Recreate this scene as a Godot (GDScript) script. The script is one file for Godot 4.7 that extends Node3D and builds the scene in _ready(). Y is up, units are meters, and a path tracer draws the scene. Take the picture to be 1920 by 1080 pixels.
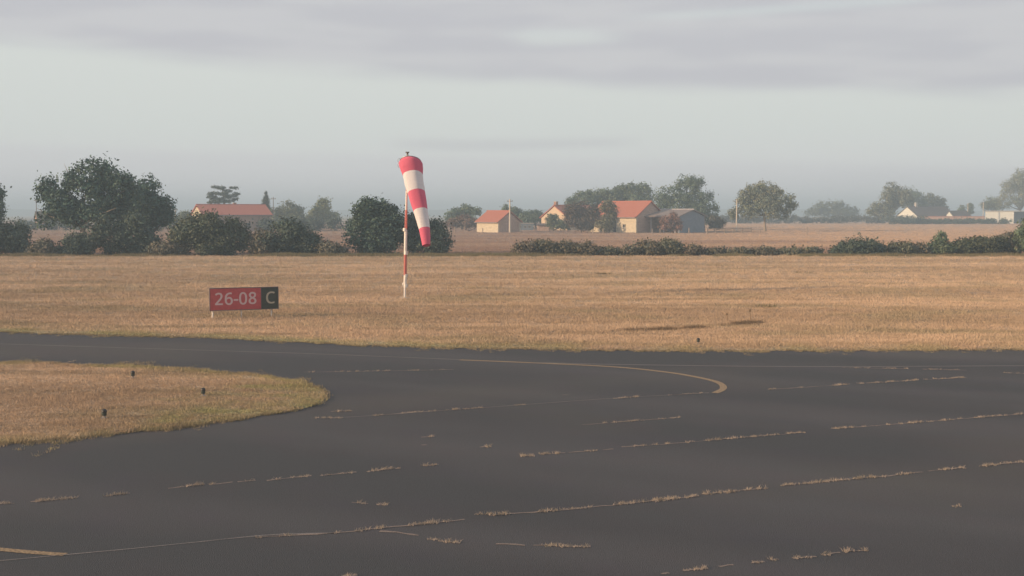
extends Node3D

# ---------------------------------------------------------------- camera model
const CAM_H := 3.4
const FOCAL := 2200.0
const HORIZON := 400.0
var pitch := atan((540.0 - HORIZON) / FOCAL)
var rng := RandomNumberGenerator.new()
var used := {}
var noise := FastNoiseLite.new()
var noise2 := FastNoiseLite.new()
var M := {}

func ray(px, py) -> Vector3:
	return Vector3(px - 960.0, 540.0 - py, -FOCAL).rotated(Vector3.RIGHT, -pitch)

func gp(px, py) -> Vector3:                       # the ground point seen at a pixel
	var d = ray(px, py)
	return Vector3(0, CAM_H, 0) + d * (CAM_H / -d.y)

func at(px, py, dist) -> Vector3:                 # the point seen at a pixel, dist metres ahead
	var d = ray(px, py)
	return Vector3(0, CAM_H, 0) + d * (dist / -d.z)

func base_at(px, dist) -> Vector3:                # on the ground, dist metres ahead
	var p = at(px, 420.0, dist)
	return Vector3(p.x, 0, p.z)

# ---------------------------------------------------------------- scene helpers
func numbered(called: String) -> String:
	var n: int = used.get(called, 0)
	used[called] = n + 1
	return called if n == 0 else "%s_%03d" % [called, n]

func tag(o, label, category, group = ""):
	o.set_meta("label", label)
	o.set_meta("category", category)
	if group != "":
		o.set_meta("group", group)
	return o

func thing(called, label, category, where = Vector3.ZERO, turn = 0.0, group = ""):
	var o := Node3D.new()
	o.name = numbered(called)
	add_child(o)
	o.position = where
	o.rotation.y = turn
	return tag(o, label, category, group)

func part(called: String, mesh: Mesh, m: Material, parent: Node3D, where = Vector3.ZERO):
	var o := MeshInstance3D.new()
	o.name = called
	o.mesh = mesh
	o.material_override = m
	o.position = where
	parent.add_child(o, true)
	return o

func struct(called: String, mesh: Mesh, m: Material):
	var o := MeshInstance3D.new()
	o.name = numbered(called)
	o.mesh = mesh
	o.material_override = m
	add_child(o)
	o.set_meta("kind", "structure")
	return o

func mat(c: Color, rough := 0.8, metal := 0.0) -> StandardMaterial3D:   # c is linear
	var m := StandardMaterial3D.new()
	m.albedo_color = c.linear_to_srgb()
	m.roughness = rough
	m.metallic = metal
	return m

func noise_tex(freq: float, c0: Color, c1: Color, size := 512, seed_ := 1, oct := 5) -> NoiseTexture2D:
	var n := FastNoiseLite.new()
	n.seed = seed_
	n.noise_type = FastNoiseLite.TYPE_SIMPLEX_SMOOTH
	n.frequency = freq
	n.fractal_octaves = oct
	var t := NoiseTexture2D.new()
	t.width = size
	t.height = size
	t.seamless = true
	t.noise = n
	var g := Gradient.new()
	g.set_color(0, c0)
	g.set_color(1, c1)
	t.color_ramp = g
	return t

func normal_tex(freq: float, strength: float, size := 512, seed_ := 3) -> NoiseTexture2D:
	var n := FastNoiseLite.new()
	n.seed = seed_
	n.frequency = freq
	n.fractal_octaves = 4
	var t := NoiseTexture2D.new()
	t.width = size
	t.height = size
	t.seamless = true
	t.noise = n
	t.as_normal_map = true
	t.bump_strength = strength
	return t

func worn(c: Color, c_lo: float, scale: float, rough := 0.85, seed_ := 5, freq := 0.02) -> StandardMaterial3D:
	var mean = pow((c_lo + 1.0) * 0.5, 2.2)
	var m := mat(Color(min(0.95, c.r / mean), min(0.95, c.g / mean), min(0.95, c.b / mean)), rough)
	m.albedo_texture = noise_tex(freq, Color(c_lo, c_lo, c_lo), Color(1, 1, 1), 256, seed_)
	m.uv1_triplanar = true
	m.uv1_world_triplanar = true
	m.uv1_scale = Vector3.ONE * scale
	return m

# a box or any convex prism given by its corner list, flat shaded
func quad(st: SurfaceTool, a: Vector3, b: Vector3, c: Vector3, d: Vector3):
	for v in [a, b, c, a, c, d]:
		st.add_vertex(v)

func begin() -> SurfaceTool:
	var st := SurfaceTool.new()
	st.begin(Mesh.PRIMITIVE_TRIANGLES)
	st.set_smooth_group(-1)
	return st

func done(st: SurfaceTool) -> ArrayMesh:
	st.generate_normals()
	return st.commit()

func hexa(st: SurfaceTool, p: Array):            # 4 bottom corners then 4 top corners, clockwise from above
	quad(st, p[4], p[5], p[6], p[7])
	quad(st, p[3], p[2], p[1], p[0])
	for i in 4:
		var j = (i + 1) % 4
		quad(st, p[i], p[j], p[j + 4], p[i + 4])

func box_mesh(x0, y0, z0, x1, y1, z1) -> ArrayMesh:
	var st := begin()
	box_in(st, x0, y0, z0, x1, y1, z1)
	return done(st)

func box_in(st, x0, y0, z0, x1, y1, z1):
	hexa(st, [Vector3(x0, y0, z0), Vector3(x1, y0, z0), Vector3(x1, y0, z1), Vector3(x0, y0, z1), Vector3(x0, y1, z0), Vector3(x1, y1, z0), Vector3(x1, y1, z1), Vector3(x0, y1, z1)])

func bevel_box(x0, y0, z0, x1, y1, z1, b) -> ArrayMesh:   # chamfered along its vertical and front edges
	var st := begin()
	var o = [[x0 + b, z0], [x1 - b, z0], [x1, z0 + b], [x1, z1 - b], [x1 - b, z1], [x0 + b, z1], [x0, z1 - b], [x0, z0 + b]]
	var cx = (x0 + x1) / 2.0
	var cz = (z0 + z1) / 2.0
	var ring = func(y, k):
		var r = []
		for p in o:
			r.append(Vector3(cx + (p[0] - cx) * k, y, cz + (p[1] - cz) * k))
		return r
	var kk = 1.0 - b / max(x1 - x0, 0.001)
	var rings = [ring.call(y0, kk), ring.call(y0 + b, 1.0), ring.call(y1 - b, 1.0), ring.call(y1, kk)]
	for i in 3:
		for j in 8:
			var n = (j + 1) % 8
			quad(st, rings[i][j], rings[i][n], rings[i + 1][n], rings[i + 1][j])
	for j in range(1, 7):
		for v in [rings[3][0], rings[3][j], rings[3][j + 1], rings[0][0], rings[0][j + 1], rings[0][j]]:
			st.add_vertex(v)
	return done(st)

func tube(points: Array, radii: Array, sides := 8, cap := true) -> ArrayMesh:
	var st := SurfaceTool.new()
	st.begin(Mesh.PRIMITIVE_TRIANGLES)
	tube_in(st, points, radii, sides, cap)
	st.generate_normals()
	return st.commit()

func tube_in(st: SurfaceTool, points: Array, radii: Array, sides := 8, cap := true):
	st.set_smooth_group(1)
	var rings = []
	for i in points.size():
		var a: Vector3 = points[max(i - 1, 0)]
		var b: Vector3 = points[min(i + 1, points.size() - 1)]
		var t = (b - a).normalized()
		var u = t.cross(Vector3.FORWARD if abs(t.z) < 0.9 else Vector3.RIGHT).normalized()
		var w = t.cross(u)
		var r = []
		for k in sides:
			var an = TAU * k / sides
			r.append(points[i] + (u * cos(an) + w * sin(an)) * radii[i])
		rings.append(r)
	for i in points.size() - 1:
		for k in sides:
			var n = (k + 1) % sides
			for v in [rings[i][k], rings[i + 1][n], rings[i][n], rings[i][k], rings[i + 1][k], rings[i + 1][n]]:
				st.add_vertex(v)
	if cap:
		st.set_smooth_group(-1)
		for e in [0, points.size() - 1]:
			for k in sides:
				var n = (k + 1) % sides
				var tri = [points[e], rings[e][k], rings[e][n]] if e == 0 else [points[e], rings[e][n], rings[e][k]]
				for v in tri:
					st.add_vertex(v)

func lathe(profile: Array, sides := 16) -> ArrayMesh:    # [radius, height] pairs
	var st := SurfaceTool.new()
	st.begin(Mesh.PRIMITIVE_TRIANGLES)
	for i in profile.size() - 1:
		st.set_smooth_group(i % 30 + 1)
		for k in sides:
			var a0 = TAU * k / sides
			var a1 = TAU * (k + 1) / sides
			var p = func(j, an): return Vector3(cos(an) * profile[j][0], profile[j][1], sin(an) * profile[j][0])
			quad(st, p.call(i, a0), p.call(i, a1), p.call(i + 1, a1), p.call(i + 1, a0))
	st.generate_normals()
	return st.commit()

# a sheet of ground: rows x columns of points with linear colours
func sheet(rows: Array, colors: Array, gain := 1.5) -> ArrayMesh:     # gain undoes the mean of the grain texture
	var v := PackedVector3Array()
	var c := PackedColorArray()
	var nn := PackedVector3Array()
	var ix := PackedInt32Array()
	var w: int = rows[0].size()
	for i in rows.size():
		for j in w:
			v.append(rows[i][j])
			c.append(dim(colors[i][j], gain))
			nn.append(Vector3.UP)
	for i in rows.size() - 1:
		for j in w - 1:
			var k = i * w + j
			ix.append_array(PackedInt32Array([k, k + w, k + 1, k + 1, k + w, k + w + 1]))
	var a := []
	a.resize(Mesh.ARRAY_MAX)
	a[Mesh.ARRAY_VERTEX] = v
	a[Mesh.ARRAY_COLOR] = c
	a[Mesh.ARRAY_NORMAL] = nn
	a[Mesh.ARRAY_INDEX] = ix
	var m := ArrayMesh.new()
	m.add_surface_from_arrays(Mesh.PRIMITIVE_TRIANGLES, a)
	return m

func ribbon(line: Array, width: float, y: float, ragged := 0.0) -> ArrayMesh:   # flat strip along ground points
	var v := PackedVector3Array()
	var nn := PackedVector3Array()
	var ix := PackedInt32Array()
	for i in line.size():
		var a: Vector3 = line[max(i - 1, 0)]
		var b: Vector3 = line[min(i + 1, line.size() - 1)]
		var t = (b - a).normalized()
		var s = Vector3(-t.z, 0, t.x) * width * 0.5
		var k0 = 1.0 + rng.randf_range(-ragged, ragged)
		var k1 = 1.0 + rng.randf_range(-ragged, ragged)
		v.append(Vector3(line[i].x, y, line[i].z) - s * k0)
		v.append(Vector3(line[i].x, y, line[i].z) + s * k1)
		nn.append(Vector3.UP)
		nn.append(Vector3.UP)
		if i > 0:
			var k = (i - 1) * 2
			ix.append_array(PackedInt32Array([k, k + 2, k + 1, k + 1, k + 2, k + 3]))
	var a2 := []
	a2.resize(Mesh.ARRAY_MAX)
	a2[Mesh.ARRAY_VERTEX] = v
	a2[Mesh.ARRAY_NORMAL] = nn
	a2[Mesh.ARRAY_INDEX] = ix
	var m := ArrayMesh.new()
	m.add_surface_from_arrays(Mesh.PRIMITIVE_TRIANGLES, a2)
	return m

func smooth_line(pix: Array, step := 0.25) -> Array:     # pixel polyline -> evenly spaced ground points
	var c := Curve3D.new()
	for i in pix.size():
		var a = gp(pix[max(i - 1, 0)][0], pix[max(i - 1, 0)][1])
		var b = gp(pix[min(i + 1, pix.size() - 1)][0], pix[min(i + 1, pix.size() - 1)][1])
		var p = gp(pix[i][0], pix[i][1])
		var t = (b - a) / 6.0
		c.add_point(p, -t if i > 0 else Vector3.ZERO, t if i < pix.size() - 1 else Vector3.ZERO)
	var out = []
	var n = int(max(2, c.get_baked_length() / step))
	for i in n + 1:
		out.append(c.sample_baked(c.get_baked_length() * i / n, true))
	return out

# ---------------------------------------------------------------- vegetation
func leaf_material(back := 0.35) -> StandardMaterial3D:
	var m := StandardMaterial3D.new()
	m.vertex_color_use_as_albedo = true
	m.roughness = 0.75
	m.backlight = Color(back, back, back * 0.6)
	m.cull_mode = BaseMaterial3D.CULL_DISABLED
	return m

# lobes: [pixel x, pixel y, pixel radius x, pixel radius y, (depth shift m)], all at dist metres
func foliage_mesh(origin: Vector3, lobes: Array, dist: float, leaves: int, leaf: float, col: Color, clump: float, gappy := 0.0) -> ArrayMesh:
	var v := PackedVector3Array()
	var nn := PackedVector3Array()
	var cc := PackedColorArray()
	var ix := PackedInt32Array()
	var area = 0.0
	var k = dist / FOCAL
	# every lobe swells into boughs, so the crown has humps and hollows that shade one another
	var boughs = []
	for l in lobes:
		var dz0 = l[4] if l.size() > 4 else rng.randf_range(-0.35, 0.35) * l[2] * k
		if min(l[2], l[3]) * k < 0.7 or clump < 0.34:
			boughs.append([l[0], l[1], l[2], l[3], dz0])
			continue
		boughs.append([l[0], l[1], l[2] * 0.72, l[3] * 0.72, dz0])
		for q in 9:
			var u = Vector3(rng.randfn(), rng.randfn() + 0.25, rng.randfn()).normalized()
			var f = rng.randf_range(0.34, 0.5)
			boughs.append([l[0] + u.x * l[2] * 0.66, l[1] - u.y * l[3] * 0.66, l[2] * f, l[3] * f * 0.95, dz0 + u.z * l[2] * k * 0.6])
	for l in boughs:
		area += l[2] * l[3]
	for l in boughs:
		var c = at(l[0], l[1], dist) - origin
		c.z += l[4]
		var r = Vector3(l[2] * k, l[3] * k, l[2] * k * 0.9)
		var n_here = int(leaves * l[2] * l[3] / area)
		var per = int(clamp(26.0 * clump / leaf * 0.22, 12, 60))
		var n_cl = max(4, int(n_here / float(per)))
		for q in n_cl:
			var u = Vector3(rng.randfn(), rng.randfn(), rng.randfn()).normalized()
			var f = 0.45 + 0.58 * sqrt(rng.randf())
			f *= 1.0 + 0.5 * noise.get_noise_3dv((c + u * r) * 14.0) + 0.25 * noise2.get_noise_3dv((c + u * r) * 40.0)
			var cp = c + u * f * r
			if gappy > 0.0 and noise2.get_noise_3dv(cp * 22.0 / max(1.0, r.x * 0.35)) > 0.32 - gappy:
				continue
			if cp.y + origin.y < 0.12:
				cp.y = 0.12 + rng.randf() * 0.4 - origin.y
			var rc = clump * rng.randf_range(0.6, 1.25)
			var tone = rng.randf_range(0.78, 1.22)
			var warm = rng.randf_range(-0.12, 0.16)
			for j in per:
				var off = Vector3(rng.randfn(), rng.randfn() * 0.75, rng.randfn()) * rc * 0.5
				var p = cp + off
				if p.y + origin.y < 0.03:
					p.y = 0.03 - origin.y
				var nrm = (u * 0.5 + off.normalized() * 0.5 + Vector3(rng.randfn(), rng.randfn() + 0.3, rng.randfn()) * 0.6).normalized()
				var t = nrm.cross(Vector3(rng.randfn(), rng.randfn(), rng.randfn())).normalized()
				var b = nrm.cross(t)
				var s = leaf * rng.randf_range(0.6, 1.35)
				var i0 = v.size()
				v.append(p - t * s * 0.62)
				v.append(p + b * s * 0.4 + nrm * s * 0.08)
				v.append(p + t * s * 0.62)
				v.append(p - b * s * 0.4 + nrm * s * 0.08)
				var tn = tone * rng.randf_range(0.85, 1.15)
				var col2 = Color(col.r * tn * (1.0 + warm), col.g * tn, col.b * tn * (1.0 - warm * 0.5))
				for z in 4:
					nn.append(nrm)
					cc.append(col2)
				ix.append_array(PackedInt32Array([i0, i0 + 1, i0 + 2, i0, i0 + 2, i0 + 3]))
	var a := []
	a.resize(Mesh.ARRAY_MAX)
	a[Mesh.ARRAY_VERTEX] = v
	a[Mesh.ARRAY_NORMAL] = nn
	a[Mesh.ARRAY_COLOR] = cc
	a[Mesh.ARRAY_INDEX] = ix
	var m := ArrayMesh.new()
	m.add_surface_from_arrays(Mesh.PRIMITIVE_TRIANGLES, a)
	return m

func trunk_mesh(origin: Vector3, lobes: Array, dist: float, radius: float, lean := 0.0, fork := 0.3) -> ArrayMesh:
	var st := SurfaceTool.new()
	st.begin(Mesh.PRIMITIVE_TRIANGLES)
	var top = 0.0
	var mid = Vector3.ZERO
	for l in lobes:
		var c = at(l[0], l[1], dist) - origin
		top = max(top, c.y)
		mid += c / lobes.size()
	var f = Vector3(mid.x * 0.3 + lean, top * fork, 0)
	tube_in(st, [Vector3(0, -0.1, 0), Vector3(f.x * 0.15, f.y * 0.15, 0), Vector3(f.x * 0.55, f.y * 0.6, 0.05), f], [radius * 1.5, radius * 1.05, radius * 0.9, radius * 0.8], 9)
	for l in lobes:
		var c = at(l[0], l[1], dist) - origin
		var q = f.lerp(c, 0.5) + Vector3(rng.randf_range(-.2, .2), -0.1 * (c.y - f.y), rng.randf_range(-.2, .2))
		tube_in(st, [f - Vector3(0, 0.05, 0), q, c], [radius * 0.55, radius * 0.38, radius * 0.15], 6)
		for s in 3:
			var e = c + Vector3(rng.randfn() * l[2], abs(rng.randfn()) * l[3], rng.randfn() * l[2] * 0.7) * dist / FOCAL * 0.5
			tube_in(st, [q.lerp(c, 0.6), q.lerp(e, 0.65), e], [radius * 0.25, radius * 0.16, radius * 0.05], 5)
	st.generate_normals()
	return st.commit()

func tree(called, label, category, group, px, dist, lobes, leaves, leaf, col, o := {}):
	var origin = base_at(px, dist)
	var t = thing(called, label, category, origin, 0.0, group)
	var crown = "crown" if o.get("tree", true) else "foliage"
	part("trunk" if o.get("tree", true) else "stem", trunk_mesh(origin, lobes, dist, o.get("r", 0.2), o.get("lean", 0.0), o.get("fork", 0.3)), M.bark if not o.has("bark") else o.bark, t)
	part(crown, foliage_mesh(origin, lobes, dist, leaves, leaf, col, o.get("clump", 0.7), o.get("gap", 0.0)), M.leaf, t)
	return t

func tuft_mesh(blades: int, spread: float, h0: float, h1: float, w: float, seed_: int) -> ArrayMesh:
	var r := RandomNumberGenerator.new()
	r.seed = seed_
	var v := PackedVector3Array()
	var nn := PackedVector3Array()
	var ix := PackedInt32Array()
	for i in blades:
		var an = r.randf() * TAU
		var d = sqrt(r.randf()) * spread
		var p = Vector3(cos(an) * d, 0, sin(an) * d)
		var h = r.randf_range(h0, h1)
		var lean = Vector3(r.randfn(), 0, r.randfn()) * h * 0.45
		var sa = r.randf() * TAU
		var s = Vector3(cos(sa), 0, sin(sa)) * w * 0.5
		var n = Vector3.UP.cross(s).normalized()
		var k = v.size()
		v.append(p - s)
		v.append(p + s)
		v.append(p + lean * 0.4 + Vector3(0, h * 0.6, 0) + s * 0.7)
		v.append(p + lean * 0.4 + Vector3(0, h * 0.6, 0) - s * 0.7)
		v.append(p + lean + Vector3(0, h, 0))
		for q in 5:
			nn.append(n)
		ix.append_array(PackedInt32Array([k, k + 1, k + 2, k, k + 2, k + 3, k + 3, k + 2, k + 4]))
	var a := []
	a.resize(Mesh.ARRAY_MAX)
	a[Mesh.ARRAY_VERTEX] = v
	a[Mesh.ARRAY_NORMAL] = nn
	a[Mesh.ARRAY_INDEX] = ix
	var m := ArrayMesh.new()
	m.add_surface_from_arrays(Mesh.PRIMITIVE_TRIANGLES, a)
	return m

func scatter(called, label, category, mesh, m, xf: Array, cols: Array):
	var mm := MultiMesh.new()
	mm.transform_format = MultiMesh.TRANSFORM_3D
	mm.use_colors = true
	mm.mesh = mesh
	mm.instance_count = xf.size()
	for i in xf.size():
		mm.set_instance_transform(i, xf[i])
		mm.set_instance_color(i, cols[i])
	var o := MultiMeshInstance3D.new()
	o.name = numbered(called)
	o.multimesh = mm
	o.material_override = m
	add_child(o)
	o.set_meta("kind", "stuff")
	tag(o, label, category)
	return o

func spot(p: Vector3, s: float, sy: float) -> Transform3D:
	var b = Basis(Vector3.UP, rng.randf() * TAU).scaled(Vector3(s, sy, s))
	return Transform3D(b, p)

# ---------------------------------------------------------------- edges of the grass, in ground metres
var far_edge := []       # where the airfield grass begins beyond the taxiway
var isle_top := []
var isle_bot := []

func lookup(table: Array, x: float) -> float:
	if x <= table[0].x:
		var s = (table[1].z - table[0].z) / (table[1].x - table[0].x)
		return table[0].z + s * (x - table[0].x)
	for i in range(1, table.size()):
		if x <= table[i].x:
			return lerp(table[i - 1].z, table[i].z, (x - table[i - 1].x) / (table[i].x - table[i - 1].x))
	return table[-1].z

func ragged(x: float, z: float, amp: float) -> float:
	return amp * (noise.get_noise_2d(x * 60.0, z * 60.0 + 77.0) + 0.6 * noise.get_noise_2d(x * 260.0, 31.0 + z * 90.0))

# ---------------------------------------------------------------- buildings
# front wall from pixel pa at distance da to pixel pb at distance db; the house stands behind that wall
func house(called, label, category, pa, da, pb, db, o: Dictionary):
	var a = base_at(pa, da)
	var b = base_at(pb, db)
	var len_ = (b - a).length()
	var dir = (b - a) / len_
	var t = thing(called, label, category, a, atan2(-dir.z, dir.x), o.get("group", ""))
	# local axes: x along the front, z towards the viewer, y up; house occupies z from -w to 0
	var w: float = o.w
	var h: float = o.h
	var rh: float = o.rh
	var th = 0.3
	var wm = o.wall
	var open_front = o.get("open", false)
	# front wall with openings
	var holes: Array = o.get("holes", [])            # [x0, y0, x1, y1, kind]
	if not open_front:
		var st := begin()
		var xs = [0.0, len_]
		for q in holes:
			xs.append(q[0]); xs.append(q[2])
		xs.sort()
		for i in xs.size() - 1:
			var x0 = xs[i]
			var x1 = xs[i + 1]
			if x1 - x0 < 0.001:
				continue
			var ys = [[0.0, h]]
			for q in holes:
				if q[0] <= x0 + 0.001 and q[2] >= x1 - 0.001:
					ys = [[0.0, q[1]], [q[3], h]]
			for y in ys:
				if y[1] - y[0] > 0.01:
					box_in(st, x0, y[0], -th, x1, y[1], 0.0)
		part("front_wall", done(st), wm, t)
		for q in holes:
			var x0 = q[0]
			var x1 = q[2]
			if q[4] == "door":
				var d = part("door", box_mesh(x0, q[1], -0.16, x1, q[3], -0.1), M.dark_wood, t)
				part("handle", box_mesh(x1 - 0.14, 1.0, -0.1, x1 - 0.09, 1.12, -0.06), M.steel, d)
			else:
				var wd = part("window", frame_mesh(x0, q[1], x1, q[3], -0.15, -0.07, 0.06), M.frame, t)
				part("pane", box_mesh(x0 + 0.06, q[1] + 0.06, -0.12, x1 - 0.06, q[3] - 0.06, -0.11), M.glass, wd)
				part("sill", box_mesh(x0 - 0.08, q[1] - 0.08, 0.0, x1 + 0.08, q[1], 0.07), M.frame, wd)
	part("back_wall", box_mesh(0.0, 0.0, -w, len_, h, -w + th), wm, t)
	for e in [0, 1]:
		var x0 = 0.0 if e == 0 else len_ - th
		var x1 = th if e == 0 else len_
		var st := begin()
		var f0 = -th if not open_front else 0.0
		var prof = [Vector2(f0, 0), Vector2(f0, h), Vector2(-w / 2, h + rh - 0.06), Vector2(-w + th, h), Vector2(-w + th, 0)]
		if not open_front:
			prof = [Vector2(-th, 0), Vector2(-th, h + rh * th / (w / 2) - 0.08), Vector2(-w / 2, h + rh - 0.08), Vector2(-w + th, h + rh * th / (w / 2) - 0.08), Vector2(-w + th, 0)]
		for i in range(1, 4):
			st.add_vertex(Vector3(x0, prof[0].y, prof[0].x)); st.add_vertex(Vector3(x0, prof[i + 1].y, prof[i + 1].x)); st.add_vertex(Vector3(x0, prof[i].y, prof[i].x))
			st.add_vertex(Vector3(x1, prof[0].y, prof[0].x)); st.add_vertex(Vector3(x1, prof[i].y, prof[i].x)); st.add_vertex(Vector3(x1, prof[i + 1].y, prof[i + 1].x))
		for i in 5:
			var p = prof[i]
			var n = prof[(i + 1) % 5]
			quad(st, Vector3(x0, p.y, p.x), Vector3(x0, n.y, n.x), Vector3(x1, n.y, n.x), Vector3(x1, p.y, p.x))
		var gw = part("gable_wall", done(st), o.get("gable", wm), t)
		if e == 0 and o.has("gable_window"):
			var q = o.gable_window
			part("gable_window", box_mesh(-0.04, q[1], q[0], 0.02, q[3], q[2]), M.glass_dark, gw)
	# roof
	var ov = o.get("over", 0.35)
	var s = rh / (w / 2)
	var rt = 0.16
	for side in [0, 1]:
		var st := begin()
		var z0 = ov if side == 0 else -w - ov
		var y0 = h - ov * s
		var zr = -w / 2
		var yr = h + rh
		var g = 0.25
		var p = [Vector3(-g, y0, z0), Vector3(len_ + g, y0, z0), Vector3(len_ + g, yr, zr), Vector3(-g, yr, zr)]
		var up = Vector3(0, rt, 0)
		if side == 1:
			p = [p[1], p[0], p[3], p[2]]
		hexa(st, [p[3], p[2], p[1], p[0], p[3] + up, p[2] + up, p[1] + up, p[0] + up])
		part("roof_slope", done(st), o.roof, t)
	part("ridge", tube([Vector3(-0.28, h + rh + 0.15, -w / 2), Vector3(len_ + 0.28, h + rh + 0.15, -w / 2)], [0.11, 0.11], 8), o.get("ridge", o.roof), t)
	if not open_front:
		part("gutter", tube([Vector3(-0.2, h - ov * s + 0.04, ov + 0.07), Vector3(len_ + 0.2, h - ov * s + 0.04, ov + 0.07)], [0.06, 0.06], 6), M.zinc, t)
	for c in o.get("chimneys", []):                 # [x, z, y0, y1, size]
		part("chimney", box_mesh(c[0] - c[4], c[2], c[1] - c[4], c[0] + c[4], c[3], c[1] + c[4]), o.get("chimney_mat", M.brick), t)
		part("chimney_cap", box_mesh(c[0] - c[4] - 0.06, c[3], c[1] - c[4] - 0.06, c[0] + c[4] + 0.06, c[3] + 0.12, c[1] + c[4] + 0.06), M.concrete, t)
	if open_front:
		for x in o.posts:
			part("post", box_mesh(x - 0.09, 0.0, -0.25, x + 0.09, h, -0.07), M.pale_metal, t)
		part("eave_beam", box_mesh(0.32, h - 0.25, -0.24, len_ - 0.32, h - 0.02, -0.08), M.pale_metal, t)
	return t

func frame_mesh(x0, y0, x1, y1, z0, z1, b) -> ArrayMesh:
	var st := begin()
	box_in(st, x0, y0, z0, x1, y0 + b, z1)
	box_in(st, x0, y1 - b, z0, x1, y1, z1)
	box_in(st, x0, y0 + b, z0, x0 + b, y1 - b, z1)
	box_in(st, x1 - b, y0 + b, z0, x1, y1 - b, z1)
	var m = (x0 + x1) / 2
	box_in(st, m - b * 0.4, y0 + b, z0 + 0.01, m + b * 0.4, y1 - b, z1 - 0.01)
	return done(st)

# ---------------------------------------------------------------- sky
func dim(c: Color, k: float) -> Color:
	return Color(c.r * k, c.g * k, c.b * k)

func sstep(a: float, b: float, x: float) -> float:
	var t = clamp((x - a) / (b - a), 0.0, 1.0)
	return t * t * (3.0 - 2.0 * t)

func sky_color(az: float, el: float) -> Color:        # degrees; air and stratus bands
	var air = Color(0.76, 0.745, 0.745)
	air = air.lerp(Color(0.70, 0.73, 0.70), sstep(0.5, 4.4, el))
	air = air.lerp(Color(0.63, 0.71, 0.73), sstep(7.0, 12.0, el))
	air = air.lerp(Color(0.40, 0.52, 0.64), sstep(12.0, 60.0, el))
	var n1 = noise.get_noise_2d(az * 1.9, el * 14.0)
	var n2 = noise2.get_noise_2d(az * 4.2 + 50.0, el * 40.0)
	var low = 6.3 - 0.045 * az + 0.3 * n1 + 0.25 * n2
	var cover = sstep(low - 0.35, low + 0.75, el)
	var field = noise2.get_noise_2d(az * 1.5 + 200.0, el * 13.0) + 0.35 * n2
	var gaps = sstep(0.05, 0.5, field) * sstep(10.0, 14.0, el)
	# the long pale gap in the bank and the thin gap above it
	gaps = max(gaps, 0.85 * sstep(3.6, 1.0, abs(az - 2.3 + 2.0 * n2)) * sstep(0.55, 0.1, abs(el - 8.45 + 0.3 * n1)))
	gaps = max(gaps, 0.7 * sstep(9.0, 4.0, abs(az - 13.0)) * sstep(0.3, 0.05, abs(el - 9.55 - 0.02 * (az - 13.0) + 0.2 * n1)))
	gaps = max(gaps, 0.8 * sstep(-12.0, -20.0, az) * sstep(9.7, 10.3, el) * sstep(13.0, 11.0, el))
	cover *= 1.0 - 0.8 * gaps
	cover *= 0.95 - 0.45 * sstep(30.0, 70.0, el)
	var cloud = Color(0.555, 0.555, 0.59).lerp(Color(0.61, 0.61, 0.63), sstep(-0.3, 0.4, n2))
	var c = air.lerp(cloud, clamp(cover, 0.0, 1.0))
	# a faint low layer of haze cloud
	var lowbank = sstep(2.9, 2.3, el + 0.35 * n1 + 0.02 * az) * (0.55 + 0.3 * n1)
	c = c.lerp(Color(0.66, 0.65, 0.665), clamp(lowbank, 0.0, 0.8))
	var wisp = sstep(0.45, 0.1, abs(el - 3.45 + 0.5 * n1)) * sstep(7.0, 4.0, abs(az - 0.0)) * 0.5
	c = c.lerp(Color(0.57, 0.565, 0.585), wisp)
	return c

func make_sky() -> Sky:
	var w := 2048
	var h := 1024
	var im := Image.create(w, h, false, Image.FORMAT_RGBF)
	var below = Color(0.30, 0.27, 0.24)
	im.fill(below)
	for y in range(0, h / 2 + 2):
		var el = 90.0 - 180.0 * (y + 0.5) / h
		var step = 1 if el < 40.0 else 4
		for x in range(0, w, step):
			var az = wrapf(360.0 * (x + 0.5 * step) / w, -180.0, 180.0)   # the picture's left edge is straight ahead
			var c = sky_color(az, max(el, 0.0))
			if 180.0 - abs(az) < 12.0:               # closes the seam behind the camera
				c = c.lerp(sky_color(180.0, max(el, 0.0)).lerp(sky_color(-180.0, max(el, 0.0)), 0.5), 1.0 - (180.0 - abs(az)) / 12.0)
			for s in step:
				im.set_pixel(x + s, y, dim(c, 0.893))
	var pm := PanoramaSkyMaterial.new()
	pm.panorama = ImageTexture.create_from_image(im)
	var sky := Sky.new()
	sky.sky_material = pm
	return sky

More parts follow.
